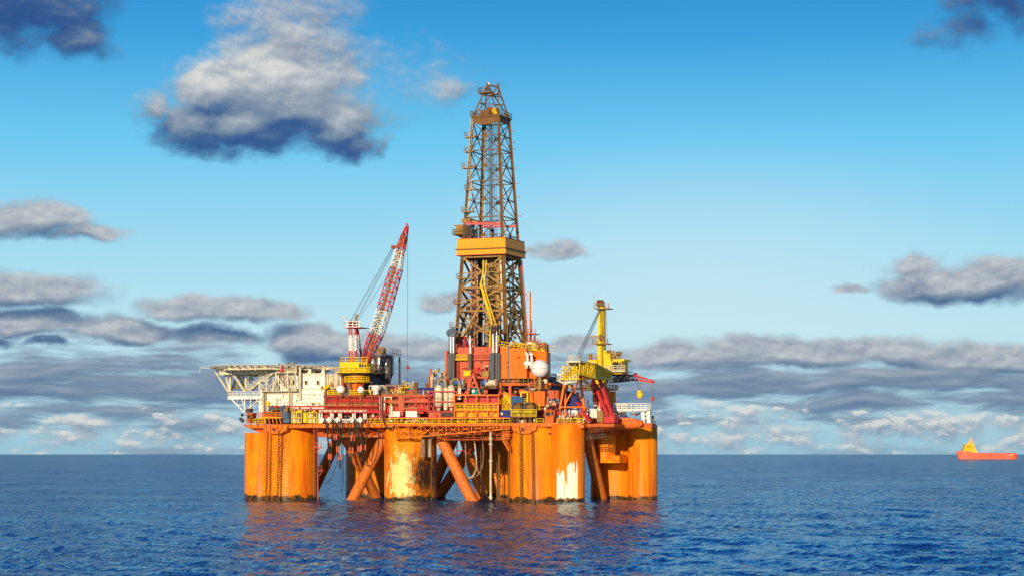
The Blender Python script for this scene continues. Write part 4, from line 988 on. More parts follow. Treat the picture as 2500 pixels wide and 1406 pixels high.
cluster('pipe_fitting', pw, 985, 1045, 966, 985, 5, 20, [MAROON, RED, CORAL, CREAM], (.4, 1.4))
m = MB(); m.tube([rp(955, 1030, 2), rp(955, 1004, 2), rp(956, 990, 2)], .45, 10); m.build('cream_column', CREAM, pw)

# row of small fittings on the deck behind the rails
for (nm, lab, x0, x1, y0, y1, n, mt, kind) in (
    ('deck_machinery', 'low clutter of pumps and valves between the two front winch platforms and the scaffold', 1045, 1112, 1020, 1031, 20, [PINK, CORAL, RED, ORANGE2], .9),
    ('deck_machinery', 'yellow and brown pumps and pipes packed behind the railing below the orange scaffold', 1114, 1222, 1020, 1031, 26, [YELLOW, ORANGE, TAN, CORAL], .9),
    ('deck_machinery', 'dark green and tan machinery under the two coiled winches on the right', 1252, 1308, 1018, 1031, 24, [CREAM, DARK, SLATE, TAN, YELLOW], 1.1),
    ('deck_machinery', 'cream and yellow fittings along the right deck railing', 1362, 1440, 1010, 1031, 34, [CREAM, WHITE, YELLOW, RED, SLATE, CREAM], 1.0),
    ('deck_machinery', 'cream tanks and pale valves stacked right of the big radome', 1330, 1360, 975, 998, 24, [CREAM, CREAM, CORAL, RED, WHITE], 1.3),
    ('deck_machinery', 'yellow and cream stub pipes standing in front of the small red containers', 955, 990, 950, 961, 16, [YELLOW, CREAM, YELLOW, TAN], .8),
    ('deck_machinery', 'rusty pipework and valves between the red container and blue container', 1218, 1250, 960, 998, 30, [CORAL, MAROON, TAN, YELLOW, ORANGE2], 1.2),
    ('deck_machinery', 'orange and yellow gear at the foot of the white accommodation block', 646, 776, 998, 1010, 40, [YELLOW, TAN, BROWN, ORANGE2, CREAM], .9),
    ('deck_machinery', 'yellow machinery at the right foot of the accommodation block beside the cream radome', 782, 815, 940, 962, 26, [YELLOW, TAN, BROWN, YELLOW], .9),
    ('deck_machinery', 'white and red machinery under the right crane, behind the red legs', 1430, 1480, 985, 1028, 30, [WHITE, CREAM, RED, CORAL, WHITE], 1.2),
    ('deck_machinery', 'yellow and rusty machinery at the left foot of the coral house, behind the silos', 1050, 1090, 905, 945, 22, [YELLOW, TAN, BROWN, CREAM], .9),
    ('deck_machinery', 'dark machinery in the shadow below the big radome', 1285, 1345, 940, 958, 24, [DARK, BROWN, TAN, ORANGE2], 1.0)):
    t_ = thing(nm, rp((x0+x1)/2, y1+.5, 2), lab, 'machinery', 'deck machinery')
    cluster('fitting', t_, x0, x1, y0, y1, 2 if y0 > 990 else 6, int(n*1.6), mt, (.2, kind*.85))
# tall exhaust pipes left of the coral house
for i, (x, y0, r_, mt, lab) in enumerate(((1051.5, 902, .25, CORAL, 'tallest thin rusty vent pipe'), (1047, 921, .18, TAN, 'short thin pale vent pipe left of the tallest one'), (1054.5, 920, .3, CREAM, 'thick cream vent pipe right of the tallest one'), (1057.5, 916, .18, MAROON, 'thin maroon vent pipe nearest the coral house'), (1043, 937, .4, BROWN, 'squat brown stub pipe behind the navy container'), (1015.5, 935, .5, BROWN, 'thick brown post left of the navy container'))):
    m = MB(); m.bar(rp(x, 963, 9), rp(x, y0, 9), r_, None, 10); m.lathe(rp(x, y0, 9), [(r_*1.3, -.2), (r_*1.3, .2)], 10)
    o_ = m.build('vent_pipe', mt); tag(o_, lab, 'vent pipe', 'vent pipes behind the silos')
yp = thing('yellow_platform', rp(993, 950, 10), 'small yellow railed lookout platform with an antenna above the red containers', 'platform')
m = MB(); m.rbox(983, 1008, 945, 946, 10, 2.5); m.rail([rp(983, 945, 12.5), rp(983, 945, 10), rp(1008, 945, 10), rp(1008, 945, 12.5)], 1.2, 1, .13); m.build('railing', YELLOW, yp)
for x in (985, 996, 1006):
    m = MB(); m.beam(rp(x, 962, 10), rp(x, 945, 10), .16); m.build('post', TAN, yp)
m = MB(); m.beam(rp(1009, 940, 10), rp(1009, 928, 10), .12); m.build('antenna', WHITE, yp)
m = MB(); m.lathe(rp(986, 931, 10), [(.1, 0), (.7, .1), (.7, .3)], 14); m.build('lamp', CREAM, yp)
# yellow stair and pipe bend on the right
ys = thing('stair_flight', rp(1236, 984, 4), 'steep yellow stair flight left of the blue container', 'stairs')
m = MB(); m.stairs(rp(1230, 966, 4), rp(1248, 983, 4), .9, None, .16); m.build('flight', YELLOW, ys)
yb = thing('yellow_pipe_bend', rp(1279, 990, 3), 'yellow square pipe arch right of the mid-blue container', 'pipe')
m = MB(); m.tube([rp(1272, 968, 3), rp(1272, 958, 3), rp(1274, 956, 3), rp(1286, 956, 3), rp(1288, 958, 3), rp(1288, 990, 3)], .26, 8); m.build('pipe', YELLOW, yb)

# operator cabins at the deck edge
def cabin(x0, x1, o, label, yt=1003, yb=1031):
    t_ = thing('control_cabin', rp((x0+x1)/2, yb, o), label, 'cabin', 'orange winch control cabins')
    m = MB(); w_ = x1-x0; A = [rp(x0+1, yb, o), rp(x1-4, yb, o), rp(x1+1, yt, o), rp(x0-1, yt, o)]
    m.prism(A, VV*2.2); m.rbox(x0-1.5, x1+1.5, yt-1, yt, o-.25, 2.8); m.build('body', ORANGE2, t_)
    m = MB(); m.prism([rp(x0+3.5, yt+13, o-.05), rp(x0+w_*.55, yt+13, o-.05), rp(x0+w_*.55, yt+4, o-.05), rp(x0+3, yt+4, o-.05)], VV*.1); w1 = m.build('window', GLASS, t_)
    m = MB()
    for (a, b) in (((x0+3, yt+4), (x0+w_*.55, yt+4)), ((x0+3, yt+13), (x0+w_*.55, yt+13)), ((x0+3, yt+4), (x0+3, yt+13)), ((x0+w_*.55, yt+4), (x0+w_*.55, yt+13))): m.beam(rp(*a, o-.1), rp(*b, o-.1), .15)
    m.build('frame', BROWN, w1)
    m = MB(); m.prism([rp(x0+w_*.72, yt+12, o-.05), rp(x1-4.5, yt+12, o-.05), rp(x1-2.5, yt+3.5, o-.05), rp(x0+w_*.72, yt+3.5, o-.05)], VV*.1); m.build('window', GLASS, t_)
cabin(1330, 1354, .3, 'orange control cabin with sloping window on the right deck edge', 1001, 1031)
cabin(602, 616, .5, 'small orange control cabin at the far left corner of the deck', 1008, 1032)
m = MB(); 
m.rbox(600, 611, 996, 1006, 1, 1.6); o_ = m.build('floodlight_box', DARK); tag(o_, 'dark floodlight box on top of the left control cabin', 'floodlight')
for i, (x, y) in enumerate(((593, 1011), (589, 1021), (594, 1026))):
    m = MB(); m.lathe(rp(x, y, .2), [(.3, 0), (.42, .3), (.42, .5)], 10, (-VV+ZV*-.3).normalized()); m.beam(rp(x, y, .5), rp(603, y+4, .8), .12)
    o_ = m.build('deck_floodlight', DARK); tag(o_, ('upper', 'middle, outermost', 'lowest')[i]+' of three dark floodlights at the left deck corner', 'floodlight', 'floodlights at the left deck corner')

# winches and windlasses
def windlass(px, py, o, r_, label, mat=SLATE):
    t_ = thing('anchor_winch', rp(px, py+r_*10, o), label, 'winch', 'anchor winches')
    for s_, rr in ((-1.2, r_), (1.2, r_)):
        m = MB(); c_ = rp(px, py, o)+UV*0+VV*(s_+1.2); m.lathe(c_, [(rr*.94, -.25), (rr, -.2), (rr, .2), (rr*.94, .25)], 8, (VV*.75-UV*.65).normalized(), False); m.build('gear_guard', mat, t_)
    m = MB(); m.lathe(rp(px+8, py+2, o), [(r_*.6, -.2), (r_*.6, 2.6)], 16, (VV*.75-UV*.65).normalized()); m.build('drum', BROWN, t_)
    for i in range(6):
        m = MB(); m.cbox(rp(px+rnd.uniform(-4, 10), py+rnd.uniform(3, 9), o-1), rnd.uniform(.4, 1), .7, rnd.uniform(.4, 1)); m.build('motor', rnd.choice([BROWN, TAN, DARK]), t_)
    m = MB(); m.cbox(rp(px+4, py+r_*10-2, o), 3.6, 3, .6); m.build('base', BROWN, t_)
windlass(666, 999, 3, 1.15, 'left one of two blue-grey octagonal anchor winches')
windlass(694, 1000, 3, 1.35, 'larger, right one of two blue-grey octagonal anchor winches')
m = MB(); m.rbox(690, 706, 1008, 1031, 1, 2); m.cbox(rp(697, 1012, 1), 1.8, 1, 1.6); o_ = m.build('chain_stopper', SLATE); tag(o_, 'dark blue-grey chain stopper below the right octagonal winch', 'chain stopper')
for i, x in enumerate((1263, 1292)):
    t_ = thing('coiled_winch', rp(x, 1004, 2), ('left' if i == 0 else 'right')+' one of two open blue-grey winch drums on the right winch platform', 'winch', 'open winch drums on the right platform')
    ax = (UV*.86-VV*.5).normalized()
    for k in range(3):
        m = MB(); c_ = rp(x-4+k*7, 994, 2); m.lathe(c_, [(1.25, -.2), (1.3, -.1), (1.3, .1), (1.25, .2), (.95, .2), (.95, -.2), (1.25, -.2)], 24, ax); m.build('flange', SLATE if k == 0 else BROWN, t_)
    m = MB(); m.lathe(rp(x-4, 994, 2), [(.75, 0), (.75, 1.6)], 18, ax); m.build('drum', TAN, t_)
    m = MB(); m.cbox(rp(x+1, 1004, 2), 2.4, 2, .7); m.build('base', YELLOW, t_)
wp = thing('winch_platform', rp(1280, 1020, 0), 'brown platform with yellow railing under the two open winch drums', 'platform')
m = MB(); m.rbox(1247, 1310, 1015, 1018, 0, 8); m.build('floor', BROWN, wp)
m = MB(); m.rail([rp(1248, 1015, .1), rp(1310, 1015, .1)], 1.6, 1.7, .14, 2); m.build('railing', YELLOW, wp)
for x in (1250, 1265, 1280, 1295, 1308):
    m = MB(); m.beam(rp(x, 1031, .4), rp(x, 1018, .4), .25); m.build('post', BROWN, wp)
wp2 = thing('winch_platform', rp(670, 1025, 0), 'orange platform with yellow railing under the octagonal winches', 'platform')
m = MB(); m.rbox(630, 688, 1018, 1020, 0, 8); m.build('floor', YELLOW, wp2)
m = MB(); m.rail([rp(630, 1018, .1), rp(688, 1018, .1)], 1.3, 1.7, .14, 2); m.build('railing', ORANGE, wp2)
for x in (632, 641, 650, 659, 668, 677, 686):
    m = MB(); m.beam(rp(x, 1033, .4), rp(x-3, 1020, .4), .25); m.build('post', ORANGE, wp2)
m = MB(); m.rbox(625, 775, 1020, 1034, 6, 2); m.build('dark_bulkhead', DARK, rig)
# yellow framed tanks
for i, (x0, x1, lab) in enumerate(((713, 736, 'left yellow cage frame round pale silver tanks'), (752, 774, 'right yellow cage frame round pale silver tanks, next to the white sheaves'))):
    t_ = thing('tank_cage', rp((x0+x1)/2, 1032, 1), lab, 'tank cage', 'yellow tank cages')
    for k in range(2):
        m = MB(); m.lathe(rp(x0+6+k*10, 1031, 2.4), [(.85, 0), (.85, 2.2), (.4, 2.5)], 16); m.build('tank', SILO if k else CREAM, t_)
    m = MB()
    for o in (1, 3.5):
        for x in (x0, (x0+x1)/2, x1): m.beam(rp(x, 1032, o), rp(x, 1005, o), .22)
        for y in (1005.5, 1019, 1031): m.beam(rp(x0, y, o), rp(x1, y, o), .22)
    m.build('frame', YELLOW, t_)
m = MB(); m.rbox(739, 748, 1006, 1031, 2, 1.6); o_ = m.build('yellow_cabinet', YELLOW); tag(o_, 'narrow yellow cabinet between the two tank cages', 'cabinet')

# white sheaves with hanging hoses
wf = thing('hose_gantry', rp(830, 1032, 0), 'white pipe gantry of posts and rails above the row of white sheaves', 'gantry')
for (y, w_) in ((1002, .3), (1022.5, .24), (1026, .2), (1030, .24)):
    m = MB(); m.bar(rp(778, y, .6), rp(896 if y < 1010 else 888, y, .6), w_*.6, None, 8); m.build('rail', WHITE if y > 1010 else CREAM, wf)
for i, x in enumerate((780, 786, 808, 813, 828, 833, 862, 867, 889, 894)):
    m = MB(); m.bar(rp(x, 1031 if i % 2 == 0 else 1023, .9), rp(x, 1003, .9), .26 if i % 2 == 0 else .2, None, 8); m.build('post', WHITE, wf)
m = MB(); m.bar(rp(778, 1005.5, .5), rp(925, 1006, .5), .2); m.build('red_main', RED, wf)
for i in range(9):
    m = MB(); m.ball(rp(782+i*12.2, 1004, .4), .22, 10); m.build('valve', WHITE, wf)
cluster('reel', wf, 785, 885, 1008, 1020, 2.5, 30, [MAROON, BROWN, BROWN, RED, NAVY, ORANGE2], (.4, 1.2))
SHV = [786, 805, 825.5, 859, 880]
hose_l = [(58, 70, 788), (66, 84, 802), (74, 0, 822), (52, 72, 860), (60, 78, 879)]
for i, x in enumerate(SHV):
    t_ = thing('hose_sheave', rp(x, 1024, -.6), ('first', 'second', 'third', 'fourth', 'fifth and last')[i]+' white hose sheave from the left on the deck edge', 'sheave', 'white hose sheaves on the deck edge')
    m = MB(); c_ = rp(x, 1024, -.8); m.lathe(c_, [(.5, -.3), (.68, -.3), (.6, 0), (.68, .3), (.5, .3)], 20, VV)
    m.build('wheel', WHITE, t_)
    m = MB(); m.prism([c_+ZV*.6-VV*.4, c_-ZV*.8+UV*.45-VV*.4, c_-ZV*.8-UV*.05-VV*.4], VV*.1); m.build('bracket', CREAM, t_)
# (start x, end x, lowest row, o)
hs = [(799, 812, 1142, 'long'), (795, 815, 1100, 'looping'), (819, 831, 1118, 'slim'), (822, 838, 1143, 'low'), (849, 866, 1122, 'mid'), (853, 870, 1082, 'short'), (870, 884, 1117, 'thick'), (874, 900, 1112, 'wide'), (812, 826, 1078, 'tight')]
for i, (x0, x1, yl, w_) in enumerate(hs):
    y0 = 1027; pts = []
    for k in range(25):
        a = k/24; xx = x0+(x1-x0)*(a+.10*math.sin(2*PI*a)); dd = (1-abs(2*a-1)**2.6); pts.append(rp(xx, y0+(yl-y0)*dd, -1.0+.5*math.sin(a*3+i)))
    m = MB(); m.tube(pts, .14, 7)
    lab = ['first', 'second', 'third', 'fourth', 'fifth', 'sixth', 'seventh', 'eighth', 'ninth'][i]
    t_ = thing('hanging_hose', pts[0], '', 'hose', 'black hoses hanging from the white sheaves')
    t_['label'] = {'long': 'leftmost long black hose loop hanging under the second white sheave', 'looping': 'black hose loop half way down, left of the dark brace, with orange sleeve', 'slim': 'slim black hose loop under the third white sheave, ending half way down', 'low': 'black hose loop under the third white sheave, hanging very low',
        'mid': 'black hose loop under the fourth white sheave, reaching half way down', 'short': 'short black hose loop under the fourth white sheave', 'thick': 'black hose loop under the last white sheave, narrower of the two there', 'wide': 'widest black hose loop, right end of the row', 'tight': 'shortest black hose loop, between the second and third sheaves'}[w_]
    m.build('hose', RUBBER, t_)
    for a in (5, 19):
        m = MB(); m.bar(pts[a]-ZV*.75, pts[a]+ZV*.75, .24, None, 10); m.build('sleeve', CORAL, t_)
def loop(name, pts, r_, mat, label, cat='hose', grp=None, par=None):
    P_ = [Vector(p) for p in pts]; out = []
    n = len(P_)
    for i in range(n-1):
        p0 = P_[max(i-1, 0)]; p1 = P_[i]; p2 = P_[i+1]; p3 = P_[min(i+2, n-1)]
        for k in range(6):
            t = k/6; out.append(.5*((2*p1)+(p2-p0)*t+(2*p0-5*p1+4*p2-p3)*t*t+(3*p1-p0-3*p2+p3)*t**3))
    out.append(P_[-1]); m = MB(); m.tube(out, r_, 7); o_ = m.build(name, mat); return tag(o_, label, cat, grp)
G_ = 'loose hoses round the legs'
loop('loose_hose', [rp(x, y, -.5) for x, y in ((936, 968), (934, 1000), (938, 1030), (945, 1043), (955, 1046), (966, 1035))], .18, RUBBER, 'black hose sagging over the deck edge left of the lattice walkway', 'hose', G_)
loop('loose_hose', [rp(x, y, 2) for x, y in ((925, 1045), (924, 1080), (918, 1115), (905, 1136), (892, 1132), (886, 1115), (885, 1090), (884, 1060))], .13, RUBBER, 'black hose loop in front of the left orange brace', 'hose', G_)
loop('loose_hose', [rp(x, y, 6) for x, y in ((824, 1125), (812, 1160), (800, 1176), (785, 1179))], .08, RUBBER, 'thin black line sagging to the left column', 'hose', G_)
loop('loose_hose', [rp(x, y, 6) for x, y in ((1158, 1075), (1162, 1110), (1163, 1140), (1155, 1160), (1143, 1167))], .15, CREAM, 'pale hose loop left of the cream riser', 'hose', G_)
loop('loose_hose', [rp(x, y, 6) for x, y in ((1178, 1075), (1180, 1120), (1172, 1150), (1158, 1164), (1140, 1160), (1137, 1110), (1136, 1075))], .15, STACK, 'wider grey hose loop close to the cream riser', 'hose', G_)
loop('loose_hose', [rp(x, y, 8) for x, y in ((1137, 1110), (1140, 1160), (1152, 1178), (1168, 1176), (1178, 1150), (1182, 1090))], .12, RUBBER, 'low black hose loop left of the cream riser', 'hose', G_)
loop('loose_hose', [rp(x, y, 12) for x, y in ((1151, 1075), (1148, 1098), (1139, 1105), (1130, 1098), (1120, 1100), (1112, 1085))], .12, RED, 'red hose strung between the crossing braces', 'hose', G_)
for i, (x, yl, lab) in enumerate(((835, 1214, 'thin dark line hanging straight to the sea in the left gap'), (838, 1180, 'shorter thin dark line right beside the one that reaches the sea'), (1116, 1125, 'thin dark line in the gap right of the big front brace'), (1180, 1220, 'thin dark line just left of the cream riser'))):
    m = MB(); m.bar(rp(x, 1066, 8), rp(x, yl, 8), .07, None, 6); tag(m.build('hanging_line', RUBBER), lab, 'line', 'straight lines hanging under the deck')
# anchor chains
cl_ = [(654, 1057, 650, 1219, 'leftmost anchor chain, under the left fairlead'), (682, 1055, 678, 1222, 'second anchor chain from the left, running to the sea'), (1271, 1055, 1272, 1224, 'left anchor chain of the right column'), (1299, 1055, 1302, 1223, 'rightmost anchor chain, in front of the big right column')]
for (x0, y0, x1, y1, lab) in cl_:
    p = rp(x0, y0, -1.2); q = rp(x1, y1, -1.2); L = (q-p).length+1; dn = (q-p).normalized(); n = int(L/.66)
    m = MB()
    for i in range(n):
        c_ = p+dn*(i*.66); a = UV if i % 2 else (VV*.9+UV*.42).normalized(); pts = []
        for k in range(9):
            t = 2*PI*k/8; pts.append(c_+dn*math.cos(t)*.47+a*math.sin(t)*.30)
        m.tube(pts, .095, 5)
    tag(m.build('anchor_chain', BROWN), lab, 'anchor chain', 'rusty anchor chains')
wr = [((692, 1050), (610, 1220), 'thin wire slanting furthest left across the left column'), ((697, 1052), (638, 1224), 'thin wire slanting down between the two left chains'), ((702, 1050), (664, 1212), 'steepest thin slanting wire on the left column'), ((1253, 1052), (1297, 1216), 'thin wire slanting right down the big right column')]
for a, b, lab in wr:
    m = MB(); m.bar(rp(*a, -1.3), rp(*b, -1.3), .05, None, 6); tag(m.build('slanting_wire', MAROON), lab, 'wire', 'slanting wires on the columns')

# ================================================================ accommodation block
ab = thing('accommodation_block', rp(715, 1000, 6), 'white clad accommodation block with small dark windows under the helideck', 'accommodation block')
m = MB(); m.rbox(672, 793, 912, 949, 7, 14); m.build('upper_wall', WHITEC, ab)
m = MB(); m.rbox(632, 791, 950, 1003, 6.2, 15); m.build('lower_wall', WHITEC, ab)
m = MB()
for y in (949.5, 961, 972, 982): m.beam(rp(640, y, 6.1), rp(792, y, 6.1), .2)
m.beam(rp(724, 916.5, 6.9), rp(793, 916.5, 6.9), .16); m.beam(rp(672, 911.5, 6.9), rp(794, 911.5, 6.9), .3)
m.build('wall_band', CREAM, ab)
for x in (717.5, 747, 776):
    m = MB(); m.rbox(x-2.7, x+2.7, 928, 938.5, 6.75, .3); w1 = m.build('window', GLASS, ab)
    m = MB()
    for (a, b) in (((x-3, 928), (x+3, 928)), ((x-3, 938.5), (x+3, 938.5)), ((x-3, 928), (x-3, 938.5)), ((x+3, 928), (x+3, 938.5))): m.beam(rp(*a, 6.7), rp(*b, 6.7), .13)
    m.build('frame', CREAM, w1)
m = MB(); m.rbox(794, 833, 912, 950, 8.5, 8); m.build('side_wall', CREAM, ab)
for i in range(8):
    m = MB(); x = 796+i*4.2; m.bar(rp(x, 948, 8), rp(x, 913, 8), .2 if i % 3 else .28, None, 8); m.build('wall_pipe', CREAM, ab)
m = MB(); m.bar(rp(732.5, 975, 5.6), rp(732.5, 897, 5.6), .3, None, 10); m.tube([rp(732.5, 897, 5.6), rp(730, 894, 5.6), rp(723, 895, 5.6), rp(722, 905, 5.6)], .25, 8); m.build('duct', CREAM, ab)
for x, y0, y1, r_ in ((648, 956, 1003, .18), (642, 955, 1005, .28), (711, 955, 1003, .2), (705, 952, 1003, .3), (675, 970, 1003, .1)):
    m = MB(); m.bar(rp(x, y1, 5.6), rp(x, y0, 5.6), r_, None, 8); m.build('downpipe', CREAM if r_ != .18 else STACK, ab)
m = MB(); m.rbox(650, 656, 979, 990, 5.4, .6); m.build('yellow_box', YELLOW, ab)
for k in range(16):
    m = MB(); m.cbox(rp(rnd.uniform(645, 785), rnd.uniform(955, 990), 5.9), rnd.uniform(.2, .9), .4, rnd.uniform(.15, .5)); m.build('wall_fitting', rnd.choice([CREAM, TAN, CREAM]), ab)
m = MB(); m.rbox(556, 640, 967, 974, 5, 14); m.build('walkway_deck', WHITE, ab)
m = MB(); m.rail([rp(557, 967, 12), rp(557, 967, 5), rp(630, 967, 5)], 1.3, 1.2, .14, 2); m.build('walkway_railing', WHITE, ab)
for (a, b, w_) in (((566, 974), (598, 1006), .34), ((590, 974), (601, 1000), .22), ((598, 974), (598, 1000), .3), ((612, 974), (612, 1004), .2), ((580, 974), (580, 984), .14), ((578, 987), (598, 987), .12), ((601, 1000), (628, 978), .2), ((625, 974), (636, 984), .2), ((612, 1004), (628, 984), .12)):
    m = MB(); m.beam(rp(*a, 5.5), rp(*b, 5.5), w_); m.build('strut', WHITE, ab)

# stair tower in front of the accommodation block
st = thing('stair_tower', rp(690, 952, 4), 'cream lattice stair tower with slanting flights in front of the white block', 'stair tower')
lv = [(606, 951, 634, 930), (634, 930, 672, 905)]
m = MB(); m.stairs(rp(612, 950, 4.4), rp(637, 929, 4.4), 1.0, None, .2); m.build('flight', CREAM, st)
m = MB(); m.stairs(rp(648, 925, 4.4), rp(674, 903, 4.4), 1.0, None, .2); m.build('flight', CREAM, st)
for (x0, x1, y) in ((603, 613, 950), (632, 656, 929), (672, 724, 908), (632, 722, 953)):
    m = MB(); m.rbox(x0, x1, y, y+1.6, 4, 2.2); m.rail([rp(x0, y, 6), rp(x0, y, 4), rp(x1, y, 4)] if y != 953 else [rp(x0, y, 4), rp(x0+8, y, 4)], 1.3, 1.2, .13, 2); m.build('landing', CREAM, st)
for (x, y0, y1) in ((634, 929, 953), (650, 929, 953), (667, 925, 953), (673, 908, 953), (703, 908, 953), (721, 895, 953)):
    m = MB(); m.bar(rp(x, y1, 4.2), rp(x, y0, 4.2), .24, None, 8); m.build('post', CREAM, st)
for (a, b) in (((634, 953), (650, 932)), ((634, 932), (650, 953)), ((650, 953), (667, 932)), ((650, 932), (667, 953)), ((673, 951), (703, 912)), ((673, 912), (703, 951)), ((703, 951), (721, 912)), ((703, 912), (721, 951)), ((688, 931), (703, 951)), ((667, 918), (673, 951))):
    m = MB(); m.beam(rp(*a, 4.3), rp(*b, 4.3), .18); m.build('cross_brace', CREAM, st)
for k in range(10):
    m = MB(); x = rnd.uniform(680, 718); m.bar(rp(x, rnd.uniform(935, 952), 5), rp(x, 914, 5), rnd.uniform(.1, .3), None, 8); m.build('tower_pipe', rnd.choice([CREAM, STACK, CREAM]), st)
fm = thing('fire_monitor', rp(688, 908, 3.6), 'small red fire monitor on top of the stair tower', 'fire monitor')
m = MB(); m.cbox(rp(688, 898, 3.6), 1.0, .8, 1.9); m.build('cabinet', RED, fm)
m = MB(); m.beam(rp(682, 889, 3.6), rp(690, 892, 3.6), .4); m.bar(rp(681, 891, 3.6), rp(681, 885, 3.6), .1); m.build('nozzle', DARK, fm)
for i, (x, y) in enumerate(((704, 888), (719, 887))):
    t_ = tag(MB().beam(rp(x-4, y+1, 3.8), rp(x, y-3, 3.8), .12).beam(rp(x, y-3, 3.8), rp(x+3, y-2, 3.8), .12).beam(rp(x, y-3, 3.8), rp(x, y+14, 3.8), .16).cbox(rp(x+2, y-2, 3.8), .7, .3, .25).build('stair_lamp', BROWN), ('left' if i == 0 else 'right')+' small lamp bracket standing on the stair tower top', 'lamp', 'lamp brackets on the stair tower')

# ================================================================ helideck
HY = 45.0; hc = at(667, 891, HY); HZ = CAMZ+22.95
hd = thing('helideck', (hc.x, HY, HZ-8), 'wide cream octagonal helideck seen from below with slanting net frames', 'helideck')
m = MB(); R0 = 15.0; pts = [Vector((hc.x, HY, HZ))+(UV*math.cos(PI/8+k*PI/4)+VV*math.sin(PI/8+k*PI/4))*R0 for k in range(8)]
m.prism([p-ZV*.3 for p in pts], ZV*.3); m.build('deck_plate', CREAM, hd)
m = MB()
for k in range(8): m.beam(pts[k]-ZV*.5, pts[(k+1) % 8]-ZV*.5, .35, 1.0)
m.build('rim_girder', CREAM, hd)
for k in range(-5, 6):
    h_ = math.sqrt(max(0, R0**2*.93-(k*2.6)**2)); c_ = Vector((hc.x, HY, HZ-.75))
    m = MB(); m.beam(c_+UV*k*2.6-VV*h_, c_+UV*k*2.6+VV*h_, .3, .8); m.build('underdeck_beam', CREAM, hd)
for k in (-9, -3, 3, 9):
    c_ = Vector((hc.x, HY, HZ-1.5)); m = MB(); h_ = math.sqrt(R0**2*.9-k*k); m.beam(c_+VV*k-UV*h_, c_+VV*k+UV*h_, .5, .9); m.build('main_girder', CREAM, hd)
m = MB()
for k in range(48):
    a = 2*PI*k/48; e = Vector((hc.x, HY, HZ-.5))+(UV*math.cos(a)+VV*math.sin(a))*R0*.95
    o_ = Vector((hc.x, HY, HZ+.15))+(UV*math.cos(a)+VV*math.sin(a))*(R0+1.9)
    m.beam(e, o_, .3 if True else .2)
for rr in (R0+1.0, R0+1.9):
    for k in range(48):
        a = 2*PI*k/48; b = 2*PI*(k+1)/48; c_ = Vector((hc.x, HY, HZ-.05+(.2 if rr > R0+1.5 else 0)))
        m.beam(c_+(UV*math.cos(a)+VV*math.sin(a))*rr, c_+(UV*math.cos(b)+VV*math.sin(b))*rr, .12)
m.build('net_frame', CREAM, hd)
m = MB(); m.beam(at(512, 899, HY), at(488, 896, HY), .15); m.beam(at(489, 896, HY), at(487, 910, HY), .08); m.build('windsock_arm', CREAM, hd)
for (a, b, oa, ob, w_) in (((527, 908), (559, 958), 12, 10, .5), ((549, 908), (563, 962), 8, 9, .5), ((562, 908), (562, 955), 9, 8, .5), ((566, 908), (598, 955), 7, 8, .55), ((578, 906), (601, 953), 14, 10, .5), ((600, 905), (600, 955), 9, 9, .5), ((618, 908), (606, 935), 12, 12, .5), ((575, 925), (564, 955), 16, 10, .4), ((590, 915), (606, 945), 18, 12, .4), ((604, 905), (622, 935), 14, 12, .4), ((640, 900), (655, 915), 20, 10, .5), ((585, 908), (572, 948), 20, 14, .35)):
    m = MB(); m.bar(rp(*a, oa), rp(*b, ob), w_*.6, None, 10); m.build('support_strut', CREAM, hd)
for (x) in (757, 790):
    m = MB(); m.prism([rp(x-8, 911, 8), rp(x+2, 911, 8), rp(x+2, 900, 8), rp(x-1, 900, 8)], VV*.5); m.build('support_bracket', WHITE, hd)
bl = thing('hanging_bell', rp(577, 948, 12), 'small dark bell-shaped lamp hanging under the helideck struts', 'lamp')
m = MB(); m.lathe(rp(577, 948, 12), [(.7, 0), (.6, .5), (.3, 1.0), (.1, 1.3)], 14); m.beam(rp(577, 936, 12), rp(577, 920, 12), .1); m.build('bell', TAN, bl)

# ================================================================ left crane
lcr = thing('pedestal_crane', rp(873, 965, 7), 'red and white lattice boom crane with yellow cab on an orange pedestal', 'crane', 'pedestal cranes')
O = 8
c_ = rp(872, 965, O); d_ = (500+c_.y)/FPX
m = MB(); m.lathe(c_, [(14.5*d_, 0), (14.5*d_, 30*d_), (17*d_, 36*d_), (17*d_, 56*d_)], 36); m.build('pedestal', ORANGE, lcr)
m = MB(); z_ = 32*d_; ring = [c_+ZV*z_+UV*3.3*math.cos(a)+VV*3.3*math.sin(a) for a in [2*PI*k/12 for k in range(13)]]
m.prism(ring[:12], ZV*.2); m.rail(ring, 1.5, 1.1, .15, 2); m.build('service_platform', YELLOW, lcr)
for a in (-2.6, -1.9, -1.2, -.5):
    m = MB(); m.beam(c_+ZV*(z_-.1)+UV*3*math.cos(a)+VV*3*math.sin(a), c_+ZV*8*d_+UV*1.4*math.cos(a)+VV*1.4*math.sin(a), .18); m.build('bracket', ORANGE2, lcr)
m = MB(); m.rbox(829, 876, 884, 909, O-3, 6); m.build('machinery_house', YELLOW, lcr)
m = MB(); m.rbox(876, 896, 886, 909, O-3, 4); cb = m.build('operator_cab', YELLOW, lcr)
for x in (877, 883, 890):
    m = MB(); m.rbox(x-.6, x+3.8, 888, 897, O-3.15, .3); m.build('window', GLASS, cb)
m = MB(); m.rbox(826, 897, 909, 913, O-2.6, 5.5); m.lathe(c_+ZV*56*d_-ZV*.6, [(2.6, 0), (2.9, .5)], 28); m.build('slew_ring', DARK, lcr)
m = MB(); m.rbox(818, 903, 907.5, 909, O-4, 7); m.rail([rp(818, 908, O), rp(818, 908, O-4), rp(903, 908, O-4), rp(903, 908, O)], 1.2, 1.5, .14); m.build('walkway', YELLOW, lcr)
m = MB(); m.rail([rp(831, 884, O+3), rp(831, 884, O-3), rp(896, 884, O-3)], 1.3, 1.6, .13); m.build('roof_railing', YELLOW, lcr)
